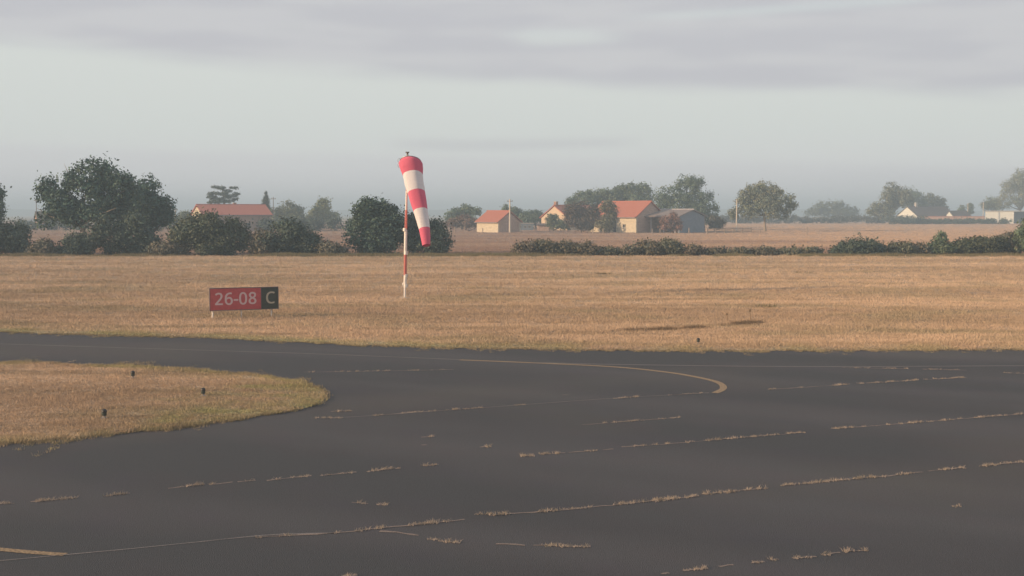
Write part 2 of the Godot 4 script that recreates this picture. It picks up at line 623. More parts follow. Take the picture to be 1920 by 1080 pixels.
# ---------------------------------------------------------------- build
func _ready():
	rng.seed = 20260831
	noise.seed = 11
	noise.frequency = 0.02
	noise.fractal_octaves = 4
	noise2.seed = 29
	noise2.frequency = 0.02
	noise2.fractal_octaves = 3

	var cam := Camera3D.new()
	cam.name = "camera"
	cam.position = Vector3(0, CAM_H, 0)
	cam.rotation.x = -pitch
	cam.fov = rad_to_deg(2.0 * atan(540.0 / FOCAL))
	cam.far = 9000.0
	add_child(cam)
	cam.current = true

	var we := WorldEnvironment.new()
	we.name = "environment"
	var env := Environment.new()
	env.background_mode = Environment.BG_SKY
	env.sky = make_sky()
	env.tonemap_mode = Environment.TONE_MAPPER_LINEAR
	env.tonemap_exposure = 1.12
	env.sdfgi_enabled = true
	env.ssao_enabled = true
	env.ssil_enabled = true
	env.fog_enabled = true
	env.fog_density = 0.0014
	env.fog_light_color = Color(0.83, 0.925, 1.0)
	we.environment = env
	add_child(we)

	var sun := DirectionalLight3D.new()
	sun.name = "sun"
	sun.light_energy = 1.55
	sun.light_color = Color(1.0, 0.86, 0.70)
	sun.light_angular_distance = 1.5
	sun.shadow_enabled = true
	add_child(sun)
	var s_az = deg_to_rad(-110.0)                      # from the left, a little behind the camera
	var s_el = deg_to_rad(15.0)
	var to_sun = Vector3(sin(s_az) * cos(s_el), sin(s_el), -cos(s_az) * cos(s_el))
	sun.look_at_from_position(Vector3.ZERO, -to_sun)

	make_materials()
	for p in [[-400, 612], [0, 622], [200, 628], [400, 634], [640, 646], [900, 653], [1200, 657.5], [1500, 657.5], [1920, 655], [2400, 651]]:
		far_edge.append(gp(p[0], p[1]))
	for p in [[-400, 676], [0, 682], [130, 685], [280, 690], [400, 699], [500, 708], [560, 719], [596, 732], [607, 739], [612, 745]]:
		isle_top.append(gp(p[0], p[1]))
	for p in [[-700, 896], [0, 832], [150, 821], [300, 804], [450, 786], [560, 768], [596, 758], [607, 751], [612, 745]]:
		isle_bot.append(gp(p[0], p[1]))
	build_ground()
	build_markings()
	build_grass()
	build_houses()
	build_trees()
	build_windsock()
	build_sign()
	build_small_things()

func make_materials():
	M.bark = worn(Color(0.10, 0.085, 0.065), 0.55, 0.8, 0.95, 8, 0.05)
	M.pale_bark = worn(Color(0.30, 0.24, 0.18), 0.6, 0.8, 0.95, 9, 0.05)
	M.leaf = leaf_material()
	M.dark_wood = worn(Color(0.05, 0.035, 0.028), 0.6, 0.6)
	M.old_boards = worn(Color(0.20, 0.155, 0.13), 0.6, 0.6, 0.95, 28, 0.05)
	M.steel = mat(Color(0.35, 0.35, 0.36), 0.45, 0.8)
	M.frame = mat(Color(0.45, 0.42, 0.38), 0.6)
	M.glass = mat(Color(0.02, 0.022, 0.025), 0.08)
	M.glass_dark = mat(Color(0.03, 0.025, 0.02), 0.3)
	M.zinc = mat(Color(0.28, 0.25, 0.24), 0.55)
	M.brick = worn(Color(0.33, 0.18, 0.13), 0.6, 0.7)
	M.concrete = worn(Color(0.42, 0.39, 0.35), 0.7, 0.5)
	M.pale_metal = mat(Color(0.42, 0.37, 0.36), 0.6)
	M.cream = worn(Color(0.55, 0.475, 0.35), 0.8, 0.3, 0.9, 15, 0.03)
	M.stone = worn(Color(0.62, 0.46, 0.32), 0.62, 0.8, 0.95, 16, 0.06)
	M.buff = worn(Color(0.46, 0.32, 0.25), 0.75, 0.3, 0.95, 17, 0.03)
	M.tile = worn(Color(0.40, 0.135, 0.085), 0.68, 0.5, 0.9, 18, 0.05)
	M.tile_old = worn(Color(0.46, 0.15, 0.10), 0.6, 0.5, 0.9, 19, 0.05)
	M.dark_tile = worn(Color(0.12, 0.085, 0.07), 0.65, 0.5, 0.9, 20, 0.05)
	M.sheet_metal = worn(Color(0.17, 0.205, 0.25), 0.85, 0.2, 0.6, 21, 0.03)
	M.old_sheet = worn(Color(0.22, 0.17, 0.15), 0.7, 0.4, 0.75, 22, 0.03)
	M.white_wall = worn(Color(0.70, 0.70, 0.63), 0.88, 0.3, 0.9, 23, 0.03)
	M.pink_wall = worn(Color(0.58, 0.36, 0.26), 0.8, 0.3, 0.9, 24, 0.03)
	M.post_wood = worn(Color(0.34, 0.26, 0.20), 0.65, 2.0, 0.95, 25, 0.05)
	M.pole_wood = worn(Color(0.16, 0.13, 0.11), 0.7, 1.0, 0.9, 26, 0.05)
	M.pole_conc = worn(Color(0.60, 0.52, 0.42), 0.8, 1.0, 0.9, 27, 0.05)
	# ground
	var g := StandardMaterial3D.new()
	g.vertex_color_use_as_albedo = true
	g.roughness = 0.95
	g.albedo_texture = noise_tex(0.035, Color(0.62, 0.6, 0.58), Color(1, 1, 1), 512, 41, 5)
	g.normal_enabled = true
	g.normal_texture = normal_tex(0.05, 10.0, 512, 42)
	g.normal_scale = 0.8
	g.uv1_triplanar = true
	g.uv1_world_triplanar = true
	g.uv1_scale = Vector3.ONE * 0.37
	M.ground = g
	var a := StandardMaterial3D.new()
	a.vertex_color_use_as_albedo = true
	a.roughness = 0.88
	a.albedo_texture = noise_tex(0.09, Color(0.78, 0.78, 0.78), Color(1, 1, 1), 512, 51, 5)
	a.normal_enabled = true
	a.normal_texture = normal_tex(0.2, 6.0, 512, 52)
	a.normal_scale = 0.5
	a.uv1_triplanar = true
	a.uv1_world_triplanar = true
	a.uv1_scale = Vector3.ONE * 0.7
	M.asphalt = a
	var gr := StandardMaterial3D.new()
	gr.vertex_color_use_as_albedo = true
	gr.roughness = 0.9
	gr.backlight = Color(0.3, 0.28, 0.2)
	gr.cull_mode = BaseMaterial3D.CULL_DISABLED
	M.grass = gr
	M.yellow_paint = worn(Color(0.26, 0.175, 0.095), 0.5, 1.2, 0.8, 61, 0.09)
	M.pale_paint = worn(Color(0.17, 0.15, 0.14), 0.6, 1.5, 0.85, 62, 0.09)
	M.seam_dirt = worn(Color(0.20, 0.155, 0.13), 0.55, 1.8, 0.95, 63, 0.1)
	M.red_paint = worn(Color(0.46, 0.12, 0.10), 0.75, 1.2, 0.5, 64, 0.05)
	M.sock_red = cloth(Color(0.66, 0.13, 0.215), 66)
	M.sock_white = cloth(Color(0.71, 0.675, 0.70), 67)
	M.sign_case = mat(Color(0.17, 0.13, 0.12), 0.6)
	M.sign_red = worn(Color(0.47, 0.085, 0.085), 0.85, 1.0, 0.5, 68, 0.03)
	M.sign_black = worn(Color(0.050, 0.056, 0.045), 0.8, 1.0, 0.5, 69, 0.03)
	M.sign_letter = mat(Color(0.62, 0.44, 0.43), 0.6)
	M.sign_letter_dim = mat(Color(0.42, 0.36, 0.27), 0.6)
	M.lens = mat(Color(0.05, 0.06, 0.05), 0.4)
	M.cap = mat(Color(0.035, 0.03, 0.026), 0.5)
	M.weed_stem = mat(Color(0.16, 0.11, 0.06), 0.9)
	M.weed_leaf = mat(Color(0.10, 0.10, 0.04), 0.9)
	M.white_paint = worn(Color(0.72, 0.66, 0.60), 0.8, 1.2, 0.5, 65, 0.05)

func cloth(c: Color, seed_: int) -> StandardMaterial3D:
	var m := worn(c, 0.88, 1.5, 0.8, seed_, 0.04)
	m.backlight = Color(0.5, 0.5, 0.5)
	m.cull_mode = BaseMaterial3D.CULL_DISABLED
	return m

# colours of the airfield grass: straw with greener and browner patches
func grass_color(x: float, z: float) -> Color:
	var c = Color(0.41, 0.295, 0.20)
	var n = noise.get_noise_2d(x * 1.2, z * 7.0)
	var m = noise2.get_noise_2d(x * 5.0 + 40.0, z * 16.0)
	var q = noise2.get_noise_2d(x * 2.4 + 90.0, z * 55.0)
	c = c.lerp(Color(0.53, 0.385, 0.265), clamp(0.5 + n * 1.6, 0.0, 1.0))
	c = c.lerp(Color(0.33, 0.26, 0.165), clamp(m * 1.8 - 0.05, 0.0, 0.85))
	c = c.lerp(Color(0.31, 0.225, 0.145), clamp(q * 2.2 - 0.25, 0.0, 0.7))
	return c

func green_near(x: float, z: float) -> float:       # living grass along the pavement edges and on the island's tip
	var e = lookup(far_edge, x)
	var g = 0.0
	if z < e + 0.6:
		g = sstep(1.3, 0.15, e - z) * clamp(0.55 - 0.03 * x + 1.6 * noise.get_noise_2d(x * 14.0, 5.0), 0.0, 1.0) * 0.8
	else:
		var top = lookup(isle_top, x)
		var bot = lookup(isle_bot, x)
		g = sstep(-6.6, -4.0, x + 2.5 * noise.get_noise_2d(x * 26.0, z * 40.0)) * clamp(0.62 + 1.1 * noise2.get_noise_2d(x * 30.0, z * 60.0), 0.0, 0.95)
		g = max(g, sstep(0.7, 0.05, z - top) * clamp(0.35 + 1.8 * noise.get_noise_2d(x * 18.0, 9.0), 0.0, 0.8))
		g = max(g, sstep(0.7, 0.05, bot - z) * clamp(0.4 + 1.8 * noise.get_noise_2d(x * 18.0, 19.0), 0.0, 0.7))
	return g

const GREEN := Color(0.27, 0.26, 0.115)

func field_color(x: float, z: float) -> Color:
	var n = noise.get_noise_2d(x * 0.6, z * 2.5)
	var m = noise2.get_noise_2d(x * 1.5, z * 6.0)
	var base = Color(0.29, 0.19, 0.145).lerp(Color(0.35, 0.24, 0.175), clamp(0.5 + n * 1.4, 0.0, 1.0))
	var gold = clamp(sstep(8.0, 55.0, x + 20.0 * n + (-z - 150.0) * 0.15) + m * 0.3, 0.0, 1.0)
	return base.lerp(Color(0.50, 0.345, 0.235), gold * 0.9)

func build_ground():
	var rows = []
	var cols = []
	# the land, one sheet to the horizon
	for i in 41:
		var z = 60.0 - 60.0 * i if i < 12 else -660.0 - pow((i - 11) / 29.0, 1.6) * 2300.0
		var r = []
		var c = []
		for j in 49:
			var u = (j - 24) / 24.0
			var x = u * abs(u) * 2500.0 + u * 300.0
			r.append(Vector3(x, -0.02, z))
			var n = noise.get_noise_2d(x * 0.3, z * 0.8)
			c.append(Color(0.33, 0.235, 0.15).lerp(Color(0.20, 0.19, 0.09), clamp(0.4 + n * 1.5, 0.0, 1.0)))
		rows.append(r)
		cols.append(c)
	struct("ground", sheet(rows, cols), M.ground)
	# pavement
	rows = []
	cols = []
	for i in 111:
		var z = 14.0 - 0.5 * i
		var r = []
		var c = []
		for j in 241:
			var x = -60.0 + 0.5 * j
			r.append(Vector3(x, 0.0, z))
			# the lanes run at a slight angle; old tar, dirt and tyre wear streak along them
			var along = x * 0.9 + z * 0.42
			var across = z * 0.9 - x * 0.42
			var n = noise.get_noise_2d(along * 2.2, across * 16.0)
			var m = noise2.get_noise_2d(x * 4.0, z * 6.0)
			var base = Color(0.045, 0.043, 0.047)
			base = base.lerp(Color(0.068, 0.063, 0.066), clamp(0.35 + n * 1.2, 0.0, 1.0))
			base = base.lerp(Color(0.078, 0.068, 0.062), clamp(m * 1.4, 0.0, 0.6))
			c.append(base)
		rows.append(r)
		cols.append(c)
	struct("taxiway_pavement", sheet(rows, cols, 1.28), M.asphalt)
	# airfield grass beyond the pavement
	rows = []
	cols = []
	var ts = []
	for i in 76:
		ts.append(pow(i / 75.0, 1.5))
	for i in 76:
		var r = []
		var c = []
		for j in 241:
			var x = -84.0 + 0.7 * j
			var e = lookup(far_edge, clamp(x, -40.0, 40.0)) + ragged(x, 0.0, 0.35)
			var z = lerp(e, -93.0, ts[i])
			r.append(Vector3(x, 0.03 if i > 0 else 0.004, z))
			c.append(grass_color(x, z).lerp(GREEN, green_near(x, z)))
		rows.append(r)
		cols.append(c)
	struct("airfield_grass", sheet(rows, cols), M.ground)
	# the grass island
	rows = []
	cols = []
	var tip: float = isle_top[-1].x
	for i in 31:
		var r = []
		var c = []
		for j in 161:
			var x = tip - 0.02 - 46.0 * pow(j / 160.0, 1.3)
			var z0 = lookup(isle_top, x) + ragged(x, 3.0, 0.26)
			var z1 = lookup(isle_bot, x) + ragged(x, 8.0, 0.26)
			var z = lerp(z0, z1, i / 30.0)
			r.append(Vector3(x, 0.03 if i > 0 and i < 30 and j > 0 else 0.004, z))
			c.append(grass_color(x, z).lerp(GREEN, green_near(x, z)))
		rows.append(r)
		cols.append(c)
	struct("island_grass", sheet(rows, cols), M.ground)
	# harvested fields beyond the hedgerow
	rows = []
	cols = []
	for i in 61:
		var z = -94.0 - 380.0 * pow(i / 60.0, 1.4)
		var r = []
		var c = []
		for j in 121:
			var u = (j - 60) / 60.0
			var x = u * 320.0
			r.append(Vector3(x, 0.0, z))
			c.append(field_color(x, z))
		rows.append(r)
		cols.append(c)
	struct("stubble_field", sheet(rows, cols), M.ground)
	# low ridge on the horizon
	var st := begin()
	var prev = null
	for i in 81:
		var x = -2600.0 + 65.0 * i
		var hgt = 8.5 + 4.0 * noise.get_noise_1d(x * 0.06) + 2.0 * noise2.get_noise_1d(x * 0.5)
		var cur = [Vector3(x, -0.5, -1450), Vector3(x, hgt, -1650), Vector3(x, hgt * 0.9, -1900)]
		if prev:
			quad(st, prev[0], prev[1], cur[1], cur[0])
			quad(st, prev[1], prev[2], cur[2], cur[1])
		prev = cur
	struct("hills", done(st), worn(Color(0.10, 0.115, 0.07), 0.6, 0.01, 0.95, 71, 0.03))

func build_markings():
	# painted lines
	var o = struct("taxi_line", ribbon(smooth_line([[862, 675], [1000, 680.5], [1150, 688], [1250, 698], [1310, 708], [1343, 716], [1356, 724], [1354, 731], [1340, 737]], 0.2), 0.14, 0.004, 0.06), M.yellow_paint)
	o = struct("taxi_line", ribbon(smooth_line([[-260, 1003], [0, 1030.5], [122, 1040.5]], 0.2), 0.10, 0.004, 0.08), M.yellow_paint)
	o = struct("lane_line", ribbon(smooth_line([[-200, 640], [0, 645], [270, 653.5], [600, 664], [862, 674.5]], 0.4), 0.06, 0.004, 0.4), M.pale_paint)
	o = struct("lane_line", ribbon(smooth_line([[1000, 680], [1180, 684], [1500, 687.5], [1920, 686], [2200, 684]], 0.4), 0.075, 0.004, 0.2), M.pale_paint)
	o = struct("lane_line", ribbon(smooth_line([[-200, 1070], [0, 1052], [124, 1040.5], [300, 1024], [500, 1004], [640, 999]], 0.2), 0.028, 0.004, 0.4), M.pale_paint)
	o = struct("lane_line", ribbon(smooth_line([[600, 785], [700, 779.5], [880, 766.5], [1150, 747], [1330, 737]], 0.3), 0.03, 0.004, 0.3), M.pale_paint)
	# seams where weeds grow: each run is [x0, y0, x1, y1, density]
	var runs = [
		[570, 698, 640, 697, .5], [640, 697, 790, 694.5, 1.], [790, 694.5, 850, 693, .3],
		[588, 784, 640, 784, 1.2], [620, 772, 662, 771, 1.2], [700, 779.5, 770, 774, .9], [770, 774, 880, 766.5, .8], [880, 766.5, 915, 764, 1.], [968, 760, 985, 759, 1.2], [1150, 747.5, 1200, 744, 1.], [1255, 741, 1330, 736.5, .6],
		[1440, 730.5, 1500, 727, .7], [1500, 727, 1590, 721, 1.], [1610, 719.5, 1720, 713, 1.], [1735, 712, 1812, 708, 1.],
		[1580, 689.5, 1700, 691.5, .6], [1730, 692.5, 1812, 694.5, .5], [1880, 699, 1930, 701, .6],
		[1090, 796.5, 1140, 793, .9], [1145, 792.5, 1275, 783, .7],
		[976, 856, 1000, 854.5, 1.8], [1012, 852, 1060, 849.5, 1.2], [1065, 849, 1120, 845, .7], [1130, 844, 1150, 842, .6], [1165, 838.5, 1260, 832, .9], [1260, 832, 1400, 820, 1.1], [1400, 820, 1510, 811, 1.],
		[1556, 804.5, 1640, 798.5, 1.], [1640, 798.5, 1730, 791.5, 1.3], [1740, 791, 1790, 786.5, .8], [1790, 786.5, 1882, 779, 1.], [1882, 779, 2050, 766, .6],
		[-20, 946, 28, 943.5, .9], [58, 941, 144, 934, 1.6], [198, 930, 243, 925, 1.3], [315, 916, 345, 913, 1.1], [350, 912, 384, 908, 1.5], [392, 909, 436, 904.5, 1.4], [445, 904, 480, 901, .4], [500, 901.5, 585, 892, .8], [600, 892, 668, 885.5, .6], [690, 884.5, 735, 878.5, 1.2], [740, 879, 752, 877.5, .8], [793, 874, 822, 871.5, 1.3],
		[480, 1008, 640, 999, .5], [640, 999, 720, 990, 1.], [720, 990, 800, 982, 1.2], [800, 982, 872, 974.5, 1.], [890, 965, 920, 964, 1.4], [920, 966.5, 1040, 958, 1.4], [1040, 958, 1110, 951, 1.], [1110, 951, 1200, 942, 1.2], [1200, 942, 1270, 935, 1.6], [1270, 935, 1310, 929.5, 1.], [1315, 927, 1385, 921, 1.4], [1390, 919.5, 1440, 915.5, .9], [1465, 911, 1560, 902, 1.3], [1560, 902, 1640, 894.5, 1.4], [1645, 895, 1700, 889, 1.2], [1700, 888, 1730, 885, .4], [1740, 883.5, 1810, 877, 1.], [1840, 874.5, 1920, 865.5, 1.2], [1920, 865.5, 2150, 842, 1.],
		[712, 996, 745, 998, 1.], [745, 998, 785, 1004, 1.2], [800, 1010, 818, 1012, 1.], [822, 1014.5, 862, 1018, 1.3], [930, 1019.5, 985, 1022.5, 1.], [1000, 1022.5, 1108, 1025.5, 1.1],
		[660, 942, 690, 944.5, .6], [705, 946, 728, 947, 1.], [790, 820, 815, 818.5, .8], [790, 835, 800, 834.5, .8], [900, 838.5, 920, 838, .9], [1055, 740.5, 1066, 740.5, .9], [1785, 949.5, 1800, 949, .9],
		[1240, 1076, 1256, 1075, .8], [1280, 1070, 1328, 1066, 1.3], [1350, 1063, 1375, 1059, .5], [1408, 1056, 1434, 1053, .9], [1445, 1050, 1460, 1049, .7], [1486, 1047, 1530, 1043.5, .8], [1545, 1041, 1575, 1036.5, .9], [1585, 1034.5, 1624, 1031.5, 1.3], [640, 1081, 670, 1079, 1.], [165, 683, 200, 682.5, .8], [225, 681.5, 242, 678.5, .9], [125, 680, 140, 677, 1.],
	]
	var st := SurfaceTool.new()
	st.begin(Mesh.PRIMITIVE_TRIANGLES)
	var xf = []
	var cl = []
	for q in runs:
		var a = gp(q[0], q[1])
		var b = gp(q[2], q[3])
		var n = int(max(3, (b - a).length() / 0.12))
		var line = []
		for i in n + 1:
			line.append(a.lerp(b, i / float(n)) + Vector3(0, 0, rng.randf_range(-0.012, 0.012)))
		st.append_from(ribbon(line, 0.035, 0.004, 0.8), 0, Transform3D.IDENTITY)
		var len_ = (b - a).length()
		for i in int(len_ * 34.0 * q[4]):
			var p = a.lerp(b, rng.randf())
			if noise2.get_noise_2d(p.x * 70.0, p.z * 70.0) < -0.24:
				continue
			p += Vector3(rng.randfn() * 0.01, 0, rng.randfn() * 0.014)
			var s = rng.randf_range(0.35, 0.8) * (0.7 + 0.3 * q[4])
			if rng.randf() < 0.02:
				s *= 1.5
			xf.append(spot(p, s, s * rng.randf_range(0.5, 1.0)))
			cl.append(Color(0.42, 0.345, 0.295).lerp(Color(0.29, 0.245, 0.175), rng.randf() * 0.8))
	struct("pavement_seam", st.commit(), M.seam_dirt)
	scatter("dry_weeds", "sparse dry weeds rooted in the seams of the dark pavement", "weeds", tuft_mesh(13, 0.05, 0.02, 0.07, 0.007, 7), M.grass, xf, cl)

func build_grass():
	var xs = [[], [], []]
	var cs = [[], [], []]
	# airfield: even over the picture, so thinner with distance
	var y0 = 1.0 / 93.0
	var y1 = 1.0 / 27.5
	for i in 105000:
		var z = -1.0 / lerp(y0, y1, rng.randf())
		var x = rng.randf_range(-1, 1) * (-z * 0.50 + 5.0)
		var e = lookup(far_edge, x) + ragged(x, 0.0, 0.35)
		if z > e + rng.randf_range(-0.1, 0.12):
			continue
		var g = green_near(x, z)
		var v = rng.randi() % 2
		var tall = noise2.get_noise_2d(x * 9.0, z * 20.0)
		var s = rng.randf_range(0.7, 1.3) * (1.0 + 0.012 * (-z - 30.0))
		var sy = s * rng.randf_range(0.35, 0.8) * (1.0 + 0.9 * max(0.0, tall))
		if e - z < 0.5:
			sy *= 0.6
		var c = dim(grass_color(x, z), rng.randf_range(0.85, 1.3))
		c = c.lerp(dim(GREEN, rng.randf_range(0.8, 1.5)), g * (0.6 + 0.4 * rng.randf()))
		xs[v].append(spot(Vector3(x, 0.02, z), s, sy))
		cs[v].append(c)
	# island
	for i in 60000:
		var x = isle_top[-1].x - 26.0 * pow(rng.randf(), 0.9)
		var z0 = lookup(isle_top, x) + ragged(x, 3.0, 0.26)
		var z1 = lookup(isle_bot, x) + ragged(x, 8.0, 0.26)
		if z1 - z0 < 0.02 or rng.randf() > (z1 - z0) / 9.0 + 0.12:
			continue
		var z = lerp(z0 - 0.06, z1 + 0.06, rng.randf())
		if abs(x) > -z * 0.5 + 4.0:
			continue
		var g = green_near(x, z)
		var v = rng.randi() % 2
		var s = rng.randf_range(0.5, 0.9)
		var tall = noise2.get_noise_2d(x * 14.0, z * 30.0)
		var c = dim(grass_color(x, z), rng.randf_range(0.85, 1.3))
		c = c.lerp(dim(GREEN, rng.randf_range(0.8, 1.6)), g * (0.6 + 0.4 * rng.randf()))
		xs[v].append(spot(Vector3(x, 0.02, z), s, s * rng.randf_range(0.35, 0.75) * (1.0 + 0.8 * max(0.0, tall))))
		cs[v].append(c)
	# runners creeping out over the pavement from the grass edges
	for i in 9000:
		var kind = rng.randi() % 3
		var x = rng.randf_range(-17, 17) if kind == 0 else isle_top[-1].x - 0.3 - 20.0 * rng.randf()
		var z: float
		var out = -0.16 * log(max(rng.randf(), 0.001)) * max(0.0, 0.5 + 1.8 * noise2.get_noise_2d(x * 45.0, kind * 40.0))
		if kind == 0:
			z = lookup(far_edge, x) + ragged(x, 0.0, 0.35) + out
		elif kind == 1:
			z = lookup(isle_top, x) + ragged(x, 3.0, 0.26) - out
		else:
			z = lookup(isle_bot, x) + ragged(x, 8.0, 0.26) + out
		var c = dim(Color(0.36, 0.275, 0.19).lerp(GREEN, rng.randf() * 0.6), rng.randf_range(0.7, 1.2))
		xs[kind % 2].append(spot(Vector3(x, 0.002, z), rng.randf_range(0.3, 0.6), rng.randf_range(0.25, 0.6)))
		cs[kind % 2].append(c)
	# a bank of taller brown stalks beyond the far pavement edge
	var bank = smooth_line([[1172, 622.5], [1230, 621.5], [1300, 618], [1360, 613], [1400, 609], [1428, 608]], 0.1)
	var bx = []
	var bc = []
	for p in bank:
		for k in int(max(0.0, 5.0 + 17.0 * noise2.get_noise_2d(p.x * 50.0, 3.0))):
			bx.append(spot(p + Vector3(rng.randfn() * 0.1, 0.02, rng.randfn() * 0.11), rng.randf_range(0.7, 1.0), rng.randf_range(0.8, 1.7)))
			bc.append(dim(Color(0.19, 0.135, 0.085), rng.randf_range(0.7, 1.3)))
	var t0 = tuft_mesh(24, 0.17, 0.04, 0.11, 0.009, 1)
	var t1 = tuft_mesh(20, 0.2, 0.04, 0.14, 0.008, 2)
	scatter("dry_grass", "short straw coloured grass covering the airfield and the island", "grass", t0, M.grass, xs[0], cs[0])
	scatter("dry_grass", "thin straw coloured blades standing among the mown airfield grass", "grass", t1, M.grass, xs[1], cs[1])
	scatter("brown_stalks", "low line of matted brown stalks in the airfield grass", "weeds", t0, M.grass, bx, bc)
	# stubble on the fields beyond the hedgerow
	var sx = []
	var sc = []
	for i in 60000:
		var z = -1.0 / lerp(1.0 / 392.0, 1.0 / 97.0, rng.randf())
		var x = rng.randf_range(-1, 1) * (-z * 0.5 + 8.0)
		var c = field_color(x, z)
		var sc_ = 1.2 + 0.011 * (-z - 97.0)
		sx.append(spot(Vector3(x, 0, z), sc_, rng.randf_range(1.0, 1.8)))
		sc.append(dim(c, rng.randf_range(0.85, 1.25)))
	scatter("stubble", "pale cut stubble covering the fields beyond the hedgerow", "stubble", t0, M.grass, sx, sc)
	# rough uncut grass at the foot of the hedgerow
	var fx = []
	var fc = []
	for i in 16000:
		var z = -91.5 - rng.randf() * 3.5
		var x = rng.randf_range(-52, 52)
		var n = noise.get_noise_2d(x * 6.0, z * 4.0)
		if n < -0.1:
			continue
		fx.append(spot(Vector3(x, 0, z), rng.randf_range(1.0, 1.8), rng.randf_range(1.2, 2.8) * (0.8 + n)))
		fc.append(dim(Color(0.22, 0.17, 0.095).lerp(Color(0.12, 0.12, 0.05), rng.randf()), rng.randf_range(0.8, 1.2)))
	scatter("rough_grass", "uncut dull green and brown grass at the foot of the hedgerow", "grass", t1, M.grass, fx, fc)

func build_houses():
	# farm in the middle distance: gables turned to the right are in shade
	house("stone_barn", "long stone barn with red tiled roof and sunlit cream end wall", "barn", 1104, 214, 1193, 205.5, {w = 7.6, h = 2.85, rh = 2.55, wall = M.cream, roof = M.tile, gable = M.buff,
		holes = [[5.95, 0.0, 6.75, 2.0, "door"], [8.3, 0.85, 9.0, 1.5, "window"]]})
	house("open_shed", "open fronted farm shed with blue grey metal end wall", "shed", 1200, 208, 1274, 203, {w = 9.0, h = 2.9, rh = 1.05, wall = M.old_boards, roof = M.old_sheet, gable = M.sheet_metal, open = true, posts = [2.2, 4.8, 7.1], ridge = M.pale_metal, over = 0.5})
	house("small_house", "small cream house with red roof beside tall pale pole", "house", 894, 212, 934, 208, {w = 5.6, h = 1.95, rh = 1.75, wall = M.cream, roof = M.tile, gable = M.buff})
	house("farmhouse", "stone farmhouse with steep sunlit gable half hidden by bushes", "house", 1064, 236, 1128, 244, {w = 7.0, h = 2.6, rh = 2.3, wall = M.stone, roof = M.tile_old, chimneys = [[0.5, -3.5, 4.6, 5.7, 0.3]]})
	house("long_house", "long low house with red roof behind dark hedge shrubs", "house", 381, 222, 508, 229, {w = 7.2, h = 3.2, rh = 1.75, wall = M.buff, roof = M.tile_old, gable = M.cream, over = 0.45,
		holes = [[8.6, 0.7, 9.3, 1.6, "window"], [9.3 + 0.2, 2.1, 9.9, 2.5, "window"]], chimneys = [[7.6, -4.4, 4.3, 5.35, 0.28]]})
	house("white_gabled_house", "house with bright white gable and dark roof below big tree", "house", 1719, 400, 1790, 410, {w = 8.4, h = 2.6, rh = 3.0, wall = M.white_wall, roof = M.dark_tile, chimneys = [[4.4, -4.2, 4.5, 7.0, 0.42]], chimney_mat = M.concrete})
	house("low_cottage", "low dark roofed cottage with small white gable behind pink wall", "house", 1786, 405, 1818, 409, {w = 3.0, h = 2.6, rh = 1.5, wall = M.white_wall, roof = M.dark_tile})
	house("hidden_house", "low house with pinkish wall glimpsed behind big dark tree", "house", 72, 262, 146, 266, {w = 6.5, h = 1.9, rh = 1.7, wall = M.pink_wall, roof = M.dark_tile, holes = [[1.6, 0.5, 2.5, 1.5, "window"], [4.6, 0.5, 5.5, 1.5, "window"]]})
	house("grey_roofed_barn", "pale low barn with shallow roof left of big tree", "barn", 46, 272, 70, 268, {w = 5.0, h = 1.3, rh = 0.9, wall = M.concrete, roof = M.sheet_metal})
	# pink garden wall in front of the far houses
	var a = base_at(1727, 396)
	var b = base_at(1846, 396)
	var t = thing("garden_wall", "long pinkish rendered wall in front of far cottages", "wall", a)
	part("wall_panel", box_mesh(0, 0, -0.3, b.x - a.x, 2.35, 0), M.pink_wall, t)
	part("coping", box_mesh(-0.1, 2.35, -0.38, b.x - a.x + 0.1, 2.45, 0.08), M.tile_old, t)
	# white flat roofed shed with an open bay
	var p = base_at(1847, 402)
	t = thing("white_shed", "bright white flat roofed shed with dark open bay", "shed", p, deg_to_rad(-22))
	part("wall_panel", box_mesh(0, 0, -0.25, 9.0, 4.1, 0), M.white_wall, t)
	part("side_wall", box_mesh(0, 0, -6, 0.25, 4.1, -0.26), M.white_wall, t)
	part("side_wall", box_mesh(14.0, 0, -6, 14.25, 4.0, -0.2), M.sheet_metal, t)
	part("back_wall", box_mesh(0.26, 0, -6, 13.99, 4.0, -5.75), M.sheet_metal, t)
	part("roof", box_mesh(-0.3, 4.1, -6.3, 14.5, 4.3, 0.35), M.concrete, t)
	# grey outbuilding with openings and a brown shed between the small house and the farm
	p = base_at(962, 236)
	t = thing("grey_outbuilding", "low grey outbuilding with row of square dark openings", "shed", p)
	var ow = (base_at(1000, 236) - p).x
	part("wall_panel", box_mesh(0, 0, -2.5, ow, 1.35, 0), M.sheet_metal, t)
	part("roof", box_mesh(-0.15, 1.35, -2.65, ow + 0.15, 1.47, 0.2), M.concrete, t)
	for k in 4:
		var x = 0.35 + k * 0.85 + (0.15 if k > 1 else 0.0)
		var w = part("window", frame_mesh(x, 0.45, x + 0.5, 0.95, 0.0, 0.03, 0.04), M.frame, t)
		part("pane", box_mesh(x + 0.05, 0.5, 0.002, x + 0.45, 0.9, 0.012), M.glass_dark, w)
	p = base_at(1008, 232)
	t = thing("brown_lean_to", "low brown lean-to shed beside stone farmhouse", "shed", p)
	part("wall_panel", box_mesh(0, 0, -2.0, 2.2, 1.0, 0), M.buff, t)
	var st := begin()
	hexa(st, [Vector3(-0.2, 1.3, -2.2), Vector3(2.4, 1.3, -2.2), Vector3(2.4, 1.0, 0.3), Vector3(-0.2, 1.0, 0.3), Vector3(-0.2, 1.42, -2.2), Vector3(2.4, 1.42, -2.2), Vector3(2.4, 1.12, 0.3), Vector3(-0.2, 1.12, 0.3)])
	part("roof", done(st), M.dark_tile, t)

